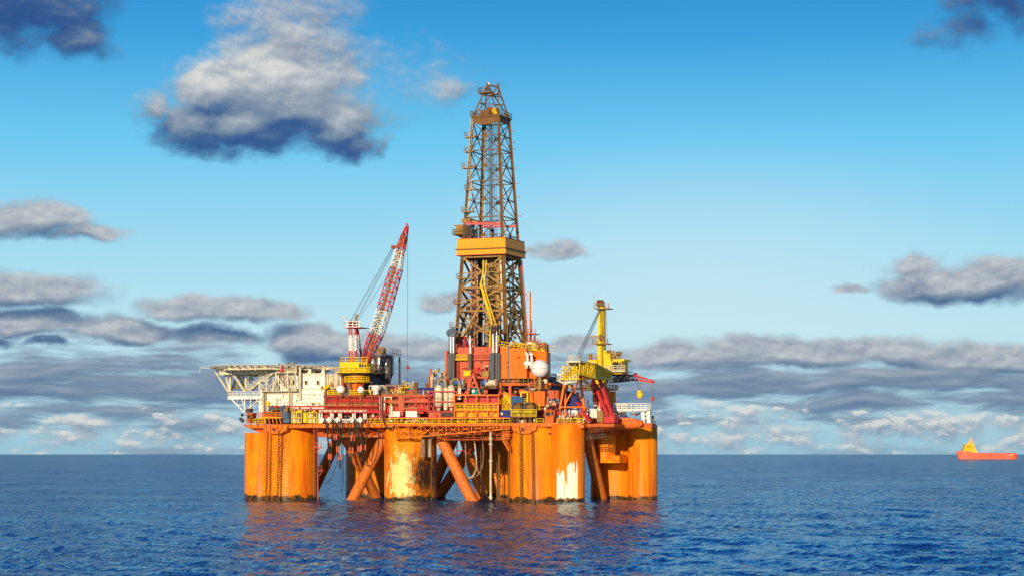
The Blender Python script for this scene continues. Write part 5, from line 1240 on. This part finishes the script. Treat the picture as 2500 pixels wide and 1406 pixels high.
for (xt, xb, o) in ((854, 854, -1), (868.5, 868.5, -1), (871, 884, 3), (857, 860, 3)):
    for (y0, y1, mt) in ((790, 817, RED), (817, 855, WHITE), (855, 883, RED)):
        f = lambda y: xt+(xb-xt)*(y-790)/93
        m = MB(); m.bar(rp(f(y0), y0, O+o), rp(f(y1), y1, O+o), .3, None, 10); m.build('mast_leg', mt, lcr)
for (y0, y1, mt) in ((800, 817, RED), (817, 836, WHITE), (836, 855, WHITE), (855, 880, RED)):
    m = MB(); fa = lambda y: 868.5+(884-868.5)*(y-790)/93
    m.beam(rp(854, y0, O-1), rp(868.5, y1, O-1), .14); m.beam(rp(854, y1, O-1), rp(868.5, y1, O-1), .16); m.beam(rp(868.5, y0, O-1), rp(fa(y1), y1, O+3), .14); m.beam(rp(868.5, y1, O-1), rp(fa(y1), y1, O+3), .14)
    m.build('mast_lacing', mt, lcr)
m = MB(); m.ladder(rp(860, 880, O-1.5), rp(860, 800, O-1.5), .8); m.build('mast_ladder', WHITE, lcr)
m = MB(); m.rbox(840, 881, 798, 799.5, O-2.5, 5); m.build('top_platform', RED, lcr)
m = MB(); m.rail([rp(840, 798, O+2), rp(840, 798, O-2.5), rp(881, 798, O-2.5), rp(881, 798, O+2)], 1.5, 1.2, .15); m.build('top_railing', WHITE, lcr)
for x in (855, 868):
    m = MB(); m.lathe(rp(x, 787, O), [(.55, -.4), (.65, -.4), (.45, 0), (.65, .4), (.55, .4)], 16, UV); m.cbox(rp(x, 792, O), .9, .9, 1.6); m.build('top_sheave', MAROON, lcr)
m = MB(); m.beam(rp(868, 780, O), rp(871, 767, O), .5); m.build('sheave_arm', TAN, lcr)
m = MB(); m.beam(rp(841, 788, O), rp(841, 776, O), .1); m.ball(rp(838, 774, O), .3, 8); m.ball(rp(842, 774, O), .3, 8); m.build('wind_meter', WHITE, lcr)
# boom
Sd = (UV*1.0+VV*0.0); B0 = rp(895, 884, O-1)
def bp_(x, y): return rp(x, y, O-1)
secs = [((895, 884), (903, 851), 1.6, 2.3, RED, 3), ((903, 851), (920, 813), 2.3, 2.8, RED, 4), ((920, 813), (938, 755), 2.8, 2.9, WHITE, 6), ((938, 755), (968, 655), 2.9, 2.5, RED, 9), ((968, 655), (977, 612), 2.5, 1.9, WHITE, 4), ((977, 612), (988, 573), 1.9, 1.2, MAROON, 4), ((988, 573), (994, 553), 1.2, .5, RED, 3)]
bd = (bp_(968, 655)-bp_(903, 851)).normalized(); sa = (UV-bd*UV.dot(bd)).normalized(); sb = bd.cross(sa)
for i, (a, b, w0, w1, mt, n) in enumerate(secs):
    m = MB(); m.lattice(bp_(*a), bp_(*b), w0, w1, sa, sb, n, .12, .065, .9); o_ = m.build('boom_section', mt, lcr)
m = MB(); m.bar(bp_(896, 880), bp_(976, 612), .38, None, 10); m.build('boom_walkway_tube', TAN, lcr)
m = MB(); m.bar(bp_(890, 868), bp_(966, 650), .12, None, 8); m.build('boom_cable', NAVY, lcr)
m = MB(); m.tube([bp_(992, 562), bp_(995, 551), bp_(994.5, 548), bp_(991, 547.5)], .22, 8); m.build('boom_tip', RED, lcr)
m = MB(); m.lathe(bp_(960, 604), [(.4, -.4), (.5, -.4), (.5, .4), (.4, .4)], 14, VV); m.beam(bp_(960, 604), bp_(976, 602), .45); m.cbox(bp_(984, 586), 1.2, 1.2, 2.2); m.cbox(bp_(980, 600), 1.8, 1.2, 1.0)
m.build('head_sheave', MAROON, lcr)
for (x, y) in ((988, 603), (981, 620), (977, 630), (972, 615)):
    m = MB(); m.cbox(bp_(x, y), .7, .5, 1.2 if y == 603 else .5); m.build('boom_block', RED, lcr)
for k, (x0, x1) in enumerate(((853, 957), (856, 959), (866, 961), (869, 963), (871, 968))):
    m = MB(); m.bar(rp(x0, 786, O), bp_(x1, 606 if k < 4 else 640), .05, None, 5); m.build('luffing_wire', ROPE, lcr)
m = MB(); m.beam(bp_(988, 556), bp_(988, 600), .06); m.build('whip_wire', ROPE, lcr)
hk = thing('crane_hook', bp_(995, 905), 'small red hook block hanging on a long thin wire from the left crane', 'crane hook')
m = MB(); m.bar(bp_(995, 898), bp_(995, 552), .05, None, 5); m.bar(bp_(995, 945), bp_(995, 905), .04, None, 5); m.build('hoist_wire', ROPE, hk)
m = MB(); m.ball(bp_(995, 896), .45, 12); m.bar(bp_(995, 904), bp_(995, 888), .16); m.build('hook_block', MAROON, hk)

# ================================================================ right crane
O = 20
rc = thing('pedestal_crane', rp(1466, 1030, O), 'yellow box-mast crane whose lattice boom points towards the viewer and left', 'crane', 'pedestal cranes')
c_ = rp(1466, 1030, O); d_ = (500+c_.y)/FPX
m = MB(); m.lathe(c_+ZV*(50*d_), [(19*d_, 0), (19*d_, 22*d_), (20*d_, 27*d_)], 36); m.build('pedestal', ORANGE2, rc)
m = MB(); m.lathe(c_, [(15*d_, 0), (15*d_, 50*d_)], 28); m.build('pedestal_base', YELLOW, rc)
m = MB(); m.lathe(c_+ZV*(76*d_), [(20*d_, 0), (22*d_, 4*d_), (16*d_, 10*d_), (15*d_, 30*d_)], 32); m.build('slew_column', YELLOW, rc)
m = MB(); z_ = 78*d_; ring = [c_+ZV*z_+UV*4.4*math.cos(a)+VV*4.4*math.sin(a) for a in [2*PI*k/14 for k in range(15)]]
m.prism(ring[:14], ZV*.25); m.rail(ring, 1.3, 1.2, .13); m.build('slew_platform', TAN, rc)
m = MB(); m.rbox(1437, 1458, 878, 905, O-3, 6); m.rbox(1473, 1492, 862, 907, O-3, 5); m.rbox(1480, 1518, 906, 912, O-3, 5); m.rbox(1474, 1480, 855, 907, O-3.2, 2); m.build('machinery_house', YELLOW, rc)
m = MB(); m.rbox(1443, 1452, 883, 890, O-3.3, .5); m.build('white_housing', WHITE, rc)
m = MB(); m.rbox(1493, 1517, 881, 905, O-4, 5); m.rbox(1496, 1524, 876, 881, O-4.2, 5); cb = m.build('operator_cab', YELLOW, rc)
m = MB(); m.rbox(1495, 1510, 883, 903, O-4.2, .3); m.rbox(1512, 1515.5, 884, 902, O-4.2, .3); m.build('window', GLASS, cb)
m = MB(); m.rail([rp(1478, 905, O-4.4), rp(1526, 905, O-4.4), rp(1526, 905, O)], 1.4, 1.1, .13, 2); m.rbox(1476, 1527, 905, 907, O-4.5, 6); m.build('cab_walkway', CREAM, rc)
m = MB(); m.rail([rp(1490, 876, O-3.5), rp(1516, 876, O-3.5)], 1.5, 1, .12); m.rail([rp(1437, 878, O-2.8), rp(1456, 878, O-2.8)], 1.3, 1, .12); m.build('roof_railing', TAN, rc)
for i in range(10):
    m = MB(); m.cbox(rp(rnd.uniform(1480, 1512), rnd.uniform(862, 874), O-1), rnd.uniform(.4, 1.3), .8, rnd.uniform(.4, 1.8)); m.build('roof_unit', rnd.choice([BROWN, TAN, YELLOW, CREAM]), rc)
m = MB(); m.bar(rp(1442, 880, O-2), rp(1442, 862, O-2), .35, None, 10); m.build('exhaust', TAN, rc)
m = MB(); m.prism([rp(1457, 895, O-2), rp(1470, 895, O-2), rp(1472, 745, O-1), rp(1461, 745, O-1)], VV*1.6); mm = m.build('mast', YELLOW, rc)
m = MB(); m.prism([rp(1471.5, 895, O-1.8), rp(1475, 895, O-1.6), rp(1473.6, 745, O-.8), rp(1472.8, 745, O-.8)], VV*1.4); m.build('mast_stiffener', YELLOW, mm)
for (x0, x1, y) in ((1450, 1486, 752), (1447, 1484, 838)):
    m = MB(); m.rbox(x0, x1, y, y+1.6, O-3, 3.6); m.rail([rp(x0, y, O), rp(x0, y, O-3), rp(x0+9, y, O-3)], 1.2, 1, .13); m.rail([rp(x1-12, y, O-3), rp(x1, y, O-3), rp(x1, y, O)], 1.2, 1, .13); m.build('mast_platform', TAN, rc)
m = MB(); m.rbox(1440, 1468, 819, 822.5, O-2.6, .8); m.lathe(rp(1466, 823, O-2.4), [(.7, -.2), (.7, .2)], 14, VV); m.build('mast_arm', TAN, rc)
m = MB()
for k in range(4): m.lathe(rp(1460+k*4, 739, O-1), [(.75, -.12), (.75, .12)], 14, UV)
m.cbox(rp(1466, 743, O-1), 1.8, 1.4, 1.0); m.build('top_sheave', BROWN, rc)
m = MB(); m.ladder(rp(1479, 835, O-2), rp(1477, 755, O-2), .8); m.build('mast_ladder', TAN, rc)
m = MB(); m.ladder(rp(1489, 870, O-2), rp(1487, 840, O-2), .7); m.build('mast_ladder', TAN, rc)
for (x, y0, y1) in ((1450, 752, 723), (1473, 740, 719), (1497, 862, 853), (1507, 862, 850)):
    m = MB(); m.beam(rp(x, y0, O-1), rp(x, y1, O-1), .1); m.beam(rp(x-1, y1, O-1), rp(x+1.5, y1, O-1), .2); m.build('antenna', CREAM, rc)
# boom pointing towards the viewer and to the left
A = rp(1484, 917, 15); B = rp(1436, 905, -4); C = rp(1400, 897, -12)
bd = (B-A).normalized(); sb = ZV; sa = bd.cross(ZV).normalized()
for (p, q, w0, w1, n) in ((A, B, 1.8, 3.4, 7), (B, C, 3.4, 3.0, 4)):
    m = MB(); m.lattice(p, q, w0, w1, sa, sb, n, .20, .11); m.lattice(p, q, w0*.96, w1*.96, sa, sb, n*2, .05, .08); m.build('boom_section', YELLOW, rc)
m = MB(); m.prism([rp(1418, 920, -9), rp(1426, 920, -9), rp(1426, 893, -9), rp(1421, 884, -9), rp(1416, 888, -9)], VV*.5); m.beam(rp(1405, 920, -9), rp(1426, 920, -9), .6); m.build('boom_collar', ORANGE, rc)
for k in range(5):
    m = MB(); m.bar(rp(1464+k*1.2, 752, O-1.5), rp(1404+k*3, 876, -11), .05, None, 5); m.build('luffing_wire', ROPE, rc)
m = MB(); q = rp(1402, 880, -12); m.rail([rp(1385, 882, -10), rp(1385, 882, -13), rp(1417, 882, -13), rp(1417, 882, -10)], 1.4, .9, .11, 2); m.rbox(1385, 1417, 882, 884, -13, 3.4); m.build('boom_head_platform', CREAM, rc)
m = MB(); 
for i in range(7): m.beam(rp(1378+i*5, 893+i % 2*4, -13), rp(1376+i*5, 925, -13), .16 if i % 2 else .3)
m.rbox(1366, 1415, 924, 926, -14, 3); m.rail([rp(1370, 924, -14), rp(1412, 924, -14)], 2.2, 1, .1, 3); m.build('boom_head_cage', YELLOW, rc)
m = MB(); m.lattice(rp(1363, 920, -12), rp(1385, 930, -12), 1.6, 1.6, VV, ZV, 3, .1, .06); m.rail([rp(1370, 912, -13.6), rp(1392, 905, -13.6)], 1.3, 1, .1, 2); m.lattice(rp(1385, 930, -13), rp(1410, 922, -13), 1.0, 1.6, VV, ZV, 3, .09, .06); m.build('white_end_frame', WHITE, rc)
for i in range(12):
    m = MB(); m.cbox(rp(rnd.uniform(1376, 1412), rnd.uniform(890, 922), -12.5), rnd.uniform(.3, .9), .5, rnd.uniform(.4, 1.8)); m.build('boom_head_gear', rnd.choice([YELLOW, TAN, BROWN, YELLOW]), rc)
m = MB(); m.bar(rp(1390, 945, -12), rp(1390, 926, -12), .2); m.bar(rp(1386, 938, -12), rp(1386, 926, -12), .25); m.bar(rp(1394, 938, -12), rp(1394, 926, -12), .25); m.build('boom_hook', YELLOW, rc)
m = MB(); m.stairs(rp(1420, 925, 18), rp(1444, 945, 18), 1.0, None, .25); m.cbox(rp(1432, 948, 19), 5, 2, .6); m.lathe(rp(1448, 942, 16), [(1.1, -.2), (1.1, .2)], 20, VV); m.build('access_stair', DARK, rc)

# boom rest: orange trestle
br = thing('boom_rest', rp(1395, 1030, -1), 'orange braced steel trestle carrying the yellow boom of the right crane', 'trestle')
for (a, b, oa, ob, w_) in (((1379, 932), (1367, 998), 1, 1, .5), ((1381, 932), (1379, 1020), 4, 1, .42), ((1416, 922), (1427, 998), 1, 1, .55), ((1412, 930), (1380, 985), 2, 2, .4), ((1392, 942), (1424, 980), 2, 2, .4), ((1366, 993), (1430, 993), 1, 1, .35), ((1427, 998), (1424, 1030), 1, 4, .4), ((1367, 998), (1368, 1030), 1, 4, .35)):
    m = MB(); m.beam(rp(*a, oa), rp(*b, ob), w_); m.build('leg' if abs(a[0]-b[0]) < 20 else 'brace', ORANGE, br)
m = MB(); m.beam(rp(1375, 931, 1), rp(1420, 921, 1), .5); m.build('saddle', ORANGE, br)
# red legs of the pipe handling frame
rl = thing('davit_frame', rp(1490, 1030, 4), 'bright red steel frame with two long slanting legs at the right deck corner', 'davit')
for (a, b, w_) in (((1447, 927), (1484, 1012), .68), ((1464, 926), (1495, 1012), .72)):
    m = MB(); m.beam(rp(*a, 5), rp(*b, 4), w_); m.build('leg', RED, rl)
for (a, b, w_) in (((1450, 940), (1465, 938), .4), ((1464, 978), (1469, 1003), .35), ((1475, 975), (1481, 985), .3)):
    m = MB(); m.beam(rp(*a, 5), rp(*b, 5), w_); m.build('link', RED, rl)
m = MB(); m.rbox(1474, 1500, 1018, 1031, 4, 3); m.rbox(1490, 1500, 1010, 1018, 4, 3); m.build('base_box', RED, rl)
m = MB(); m.rail([rp(1474, 1018, 4), rp(1490, 1018, 4)], 1.0, .8, .12, 2); m.build('railing', RED, rl)
sd_ = thing('small_davit', rp(1430, 1030, 1), 'thin red lattice davit leaning left between the egg radome and white lockers', 'davit')
m = MB(); m.lattice(rp(1410, 981, 2), rp(1439, 1028, 1), .5, .7, UV, VV, 8, .09, .05); m.build('arm', RED, sd_)
m = MB(); m.beam(rp(1420, 985, 4), rp(1444, 1030, 2), .22); m.build('stay', RED, sd_)

# far crane: boom lying level behind the yellow crane
fc = thing('far_crane_boom', rp(1500, 925, 30), 'level lattice crane boom with a red end pointing right, behind the yellow crane', 'crane boom')
o = 30
for (a, b, w0, w1, mt, n) in (((1345, 921), (1420, 924), 1.7, 1.7, SLATE, 8), ((1478, 925), (1533, 921), 1.9, 1.7, DARK, 7), ((1500, 924), (1550, 921), 1.6, 1.3, MAROON, 7), ((1550, 921), (1594, 931), 1.3, .6, RED, 6)):
    m = MB(); m.lattice(rp(*a, o), rp(*b, o), w0, w1, VV, ZV, n, .12, .07); m.build('boom_section', mt, fc)
m = MB(); m.ball(rp(1595, 931, o), .4, 10); m.lathe(rp(1552, 914, o), [(.5, -.1), (.5, .1)], 14, VV); m.build('tip_sheave', RED, fc)
m = MB(); m.bar(rp(1520, 912, o), rp(1595, 928, o), .06, None, 6); m.build('stay_wire', ROPE, fc)
m = MB(); m.bar(rp(1352, 868, o), rp(1385, 880, o), .05); m.bar(rp(1352, 873, o), rp(1385, 884, o), .05); m.build('stay_wire', ROPE, fc)
for nm, lab, x, y0, y1, mt, r_, tops in (('crane_hook', 'yellow hook block hanging on three wires under the red boom end', 1562, 957, 975, YELLOW, .8, (1551, 1560, 1567)), ('crane_hook', 'small red hook hanging at the very tip of the right-hand boom', 1593.5, 968, 980, RED, .4, (1593.5,))):
    h_ = thing(nm, rp(x, y1, o), lab, 'crane hook')
    for tx in tops:
        m = MB(); m.bar(rp(tx, 925, o), rp(x, y0, o), .045, None, 5); m.build('wire', ROPE, h_)
    m = MB(); m.lathe(rp(x, y0+5, o), [(r_*.5, -.25), (r_, -.2), (r_, .2), (r_*.5, .25)], 18, VV); m.cbox(rp(x, y0+4, o), r_*1.1, .6, r_*2.4); m.build('block', mt, h_)
    m = MB(); hp = [rp(x, y0+10, o)+Vector((0, 0, 0))]+[rp(x+4*r_*math.sin(a), y1-4+4*r_*math.cos(a)*-1, o) for a in [k*.6 for k in range(1, 8)]]
    m.tube(hp, .14, 6); m.build('hook', TAN if mt is YELLOW else mt, h_)

# lifeboat and its white davit
def lifeboat():
    L0 = at(1428, 1040, 14); L1 = at(1569, 1030, 14); ax = UV.copy()
    c0 = rp(1440, 1046, 13); c1 = rp(1569, 1034, 13)
    ln = (c1-c0); ln.z = 0; Ln = ln.length; ax = ln.normalized(); sd2 = Vector((-ax.y, ax.x, 0)); base = Vector((c0.x, c0.y, 0)); dd = (500+c0.y)/FPX
    zk = CAMZ+(HORZ-1049)*dd; zs = CAMZ+(HORZ-1029)*dd; zt = CAMZ+(HORZ-1017)*dd
    t_ = thing('lifeboat', base+ax*Ln/2+ZV*zk, 'orange enclosed lifeboat with a row of white marks, hung at the right deck corner', 'lifeboat')
    N = 22; hull = MB(); can = MB(); hv = []; cv = []
    for i in range(N+1):
        t = i/N; s_ = 2*t-1; w_ = 1.6*max(.02, (1-abs(s_)**3.2))**.6; kz = zk+.25+(.9*max(0, s_-.55)/.45)**2*1.0+(.6*max(0, -s_-.7)/.3)**2; sz = zs+.25*abs(s_)**2
        tz = zs+.05+(zt-zs)*max(.02, 1-abs(s_+.05)**2.6)**.75
        for k in range(9):
            a = PI*k/8; hv.append(base+ax*Ln*t+sd2*w_*math.cos(a)*1.0+ZV*(sz-(sz-kz)*math.sin(a)**.8))
        for k in range(9):
            a = PI*k/8; cv.append(base+ax*Ln*t+sd2*w_*.93*math.cos(a)*(1 if k in (0, 8) else .95)+ZV*(sz+(tz-sz)*math.sin(a)**.7))
    fs = [(i*9+k, (i+1)*9+k, (i+1)*9+k+1, i*9+k+1) for i in range(N) for k in range(8)]
    hull.add(hv, fs, True); can.add(cv, [f[::-1] for f in fs], True)
    hull.build('hull', BOOT, t_); can.build('canopy', BOOT, t_)
    m = MB()
    for i in range(N):
        for s_ in (0, 8): m.beam(hv[i*9+s_], hv[(i+1)*9+s_], .16)
    m.build('fender', MAROON, t_)
    for i in range(6):
        t = .36+i*.09; s_ = 2*t-1; w_ = 1.6*max(.02, (1-abs(s_)**3.2))**.6
        m = MB(); p = base+ax*Ln*t-sd2*(w_*.97+.02)+ZV*(zs+.62); m.obox(p, ax*.5, -sd2*.06, ZV*.16); m.build('reflective_mark', WHITE, t_)
    m = MB(); m.obox(base+ax*Ln*.30-sd2*.6+ZV*(zt-.2), ax*2.2, sd2*1.2, ZV*.55); m.build('steering_hatch', BOOT, t_)
    m = MB(); m.obox(base+ax*Ln*.58-sd2*.8+ZV*(zt-.3), ax*1.6, sd2*1.6, ZV*.7); m.build('canopy_hatch', NAVY, t_)
lifeboat()
dv = thing('lifeboat_davit', rp(1540, 1031, 14), 'white railed davit frame over the lifeboat with twin white legs', 'davit')
m = MB(); m.rbox(1492, 1578, 999, 1003, 13, 4); m.build('beam', WHITE, dv)
m = MB(); m.rail([rp(1496, 999, 13), rp(1588, 999, 13), rp(1588, 999, 16)], 1.5, 1.2, .16, 2); m.build('railing', WHITE, dv)
for (x0, x1, x2) in ((1567, 1574, 1572), (1580, 1588, 1583)):
    m = MB(); m.prism([rp(x0, 1032, 14), rp(x1, 1032, 14), rp(x1-1, 1000, 14), rp(x0-2, 1000, 14)], VV*1.2); m.build('leg', WHITE, dv)
for y in (1010, 1020):
    m = MB(); m.beam(rp(1572, y, 14.3), rp(1583, y, 14.3), .3); m.build('rung', WHITE, dv)
m = MB(); m.rbox(1562, 1592, 1032, 1043, 14.5, 3); m.build('sponson', ORANGE2, dv)
for i in range(8):
    m = MB(); m.cbox(rp(rnd.uniform(1500, 1560), rnd.uniform(1006, 1014), 14), rnd.uniform(.5, 2), .8, rnd.uniform(.3, .7)); m.build('launch_gear', rnd.choice([BROWN, DARK, WHITE, CREAM, SLATE]), dv)
for i, x in enumerate((1578, 1589)):
    pass
tp_ = thing('column_top_gear', at(1590, 1037, 40), 'pale mooring fittings and a lamp on top of the far right column', 'mooring gear')
for k in range(8):
    m = MB(); m.cbox(rp(1584+rnd.uniform(0, 14), 1031+rnd.uniform(-3, 4), 27+rnd.uniform(-2, 2)), rnd.uniform(.5, 1.4), .8, rnd.uniform(.5, 1.4)); m.build('fitting', rnd.choice([CREAM, WHITE, TAN, YELLOW]), tp_)
m = MB(); m.beam(rp(1593, 1032, 27), rp(1593, 1016, 27), .12); m.cbox(rp(1593, 1018, 27), .7, .4, .8); m.build('lamp', DARK, tp_)

# red blue clutter is done; far supply ship
def ship():
    Y = 4500.0; s = 1.0
    def q(px, py, dy=0): return at(px, py, Y+dy)
    t_ = thing('supply_ship', q(2405, 1117), 'distant red offshore supply ship with yellow bridge at its bow', 'ship')
    zw = -1.0; W = 14
    st_ = [(2333.5, 1101, .02), (2337, 1100.5, .35), (2343, 1100, .65), (2352, 1099.5, .9), (2362, 1101, 1), (2374, 1103.5, 1), (2386, 1105.5, 1), (2400, 1105.5, 1), (2440, 1105.5, 1), (2478, 1105.5, .95), (2481, 1106, .85)]
    hv = []
    for i, (x, y, w_) in enumerate(st_):
        top = q(x, y); xb = max(top.x, q(2339, y).x) if i < 2 else top.x
        hv += [Vector((top.x, Y-W*w_, top.z)), Vector((xb+(2.5 if i < 3 else 0), Y-W*w_*.75, -2)), Vector((xb+(2.5 if i < 3 else 0), Y+W*w_*.75, -2)), Vector((top.x, Y+W*w_, top.z))]
    n = len(st_); m = MB(); m.add(hv, [(i*4+k, (i+1)*4+k, (i+1)*4+(k+1) % 4, i*4+(k+1) % 4) for i in range(n-1) for k in range(4)]+[((n-1)*4, (n-1)*4+3, (n-1)*4+2, (n-1)*4+1)])
    m.build('hull', BOOT if False else SHIPRED, t_)
    def bx(x0, x1, y0, y1, w_, name, mt):
        a = q(x0, y1); b = q(x1, y0); m = MB(); m.obox(Vector((a.x, Y-w_, a.z)), Vector((b.x-a.x, 0, 0)), Vector((0, 2*w_, 0)), ZV*(b.z-a.z)); return m.build(name, mt, t_)
    bx(2349, 2379, 1094, 1102, 11, 'superstructure', YELLOW); bx(2352, 2377, 1090, 1094, 10, 'superstructure', YELLOW); bx(2355, 2377, 1084.5, 1090, 9, 'superstructure', YELLOW); bx(2374, 2384, 1098, 1104.5, 9, 'superstructure', YELLOW)
    br_ = bx(2354.5, 2376, 1083, 1088.5, 9.5, 'bridge', YELLOW); 
    for (x0, x1) in ((2357, 2362.5), (2363.5, 2368), (2372, 2374.5)):
        a = q(x0, 1089.3); b = q(x1, 1087.3); m = MB(); m.obox(Vector((a.x, Y-9.8, a.z)), Vector((b.x-a.x, 0, 0)), Vector((0, .5, 0)), ZV*(b.z-a.z)); m.build('window', GLASS, br_)
    m = MB(); m.bar(q(2370.5, 1083), q(2370.5, 1066.5), 2.6, .5, 8); m.bar(q(2366, 1076), q(2375, 1076), .6); m.bar(q(2366, 1084), q(2366, 1076), 2.2, 1.8, 8); m.build('mast', YELLOW, t_)
    for (x, y, r_) in ((2367.5, 1070.5, 1.7), (2373.5, 1071.5, 1.6), (2357, 1082.5, 1.2), (2364, 1083.5, 1.6), (2367, 1083, 1.5), (2375.2, 1082.5, 1.2), (2375.3, 1101.5, 2), (2383, 1101.5, 1.8)):
        m = MB(); m.ball(q(x, y, -9.6 if y > 1090 else 0), r_, 12); m.build('radome', WHITE, t_)
    m = MB(); m.obox(q(2474.5, 1116)+Vector((0, -14.6, 0)), Vector((5, 0, 0)), Vector((0, .4, 0)), ZV*9.5); m.build('stern_panel', RED, t_)
    for (x, y, w_) in ((2462, 1109, 8), (2459, 1112, 2)):
        m = MB(); m.obox(q(x, y)+Vector((0, -14.2, 0)), Vector((w_, 0, 0)), Vector((0, .4, 0)), ZV*1.6); m.build('white_mark', CREAM, t_)
    for x in (2388, 2394, 2412, 2418, 2435, 2442):
        m = MB(); a = q(x, 1111)+Vector((0, -13.6, 0)); m.beam(a, a+Vector((4, 0, -4)), .7); m.build('fender_stripe', RED, t_)
    for (y, n, x0) in ((1092.4, 6, 2354), (1096.6, 7, 2351.5), (1099.8, 5, 2353)):
        for i in range(n):
            a = q(x0+i*3.4, y); m = MB(); m.obox(Vector((a.x, Y-11.4, a.z)), Vector((1.3, 0, 0)), Vector((0, .5, 0)), ZV*1.0); m.build('porthole', GLASS, t_)
    for (x0, x1, y) in ((2350, 2380, 1094.2), (2353, 2378, 1090.2), (2356, 2378, 1084.2)):
        m = MB(); a = q(x0, y); b = q(x1, y); m.obox(Vector((a.x, Y-11.2, a.z)), Vector((b.x-a.x, 0, 0)), Vector((0, 22.4, 0)), ZV*.4); m.rail([Vector((a.x, Y-11.2, a.z+.4)), Vector((b.x, Y-11.2, a.z+.4))], 1.2, 3, .3, 1, False); m.build('deck_rail', YELLOW, t_)
    for x in (2341, 2345):
        m = MB(); m.obox(q(x, 1104)+Vector((0, -13.4, 0)), Vector((1.2, 0, 0)), Vector((0, .4, 0)), ZV*1.0); m.build('hawse_hole', DARK, t_)
    m = MB(); m.obox(q(2345, 1103)+Vector((0, -13.9, 0)), Vector((9, 0, 0)), Vector((0, .3, 0)), ZV*1.1); m.build('name_band', CREAM, t_)
    m = MB(); m.bar(q(2378, 1104, -6), q(2378, 1091, -6), 1.6, 1.4, 8); m.build('funnel', YELLOW, t_)
    m = MB(); m.beam(q(2380, 1105, -13), q(2478, 1105, -13), 1.0); m.build('rail_cap', RED, t_)
SHIPRED = paint('ship_red_paint', (.82, .17, .085), .5, .08, bump=0)
ship()
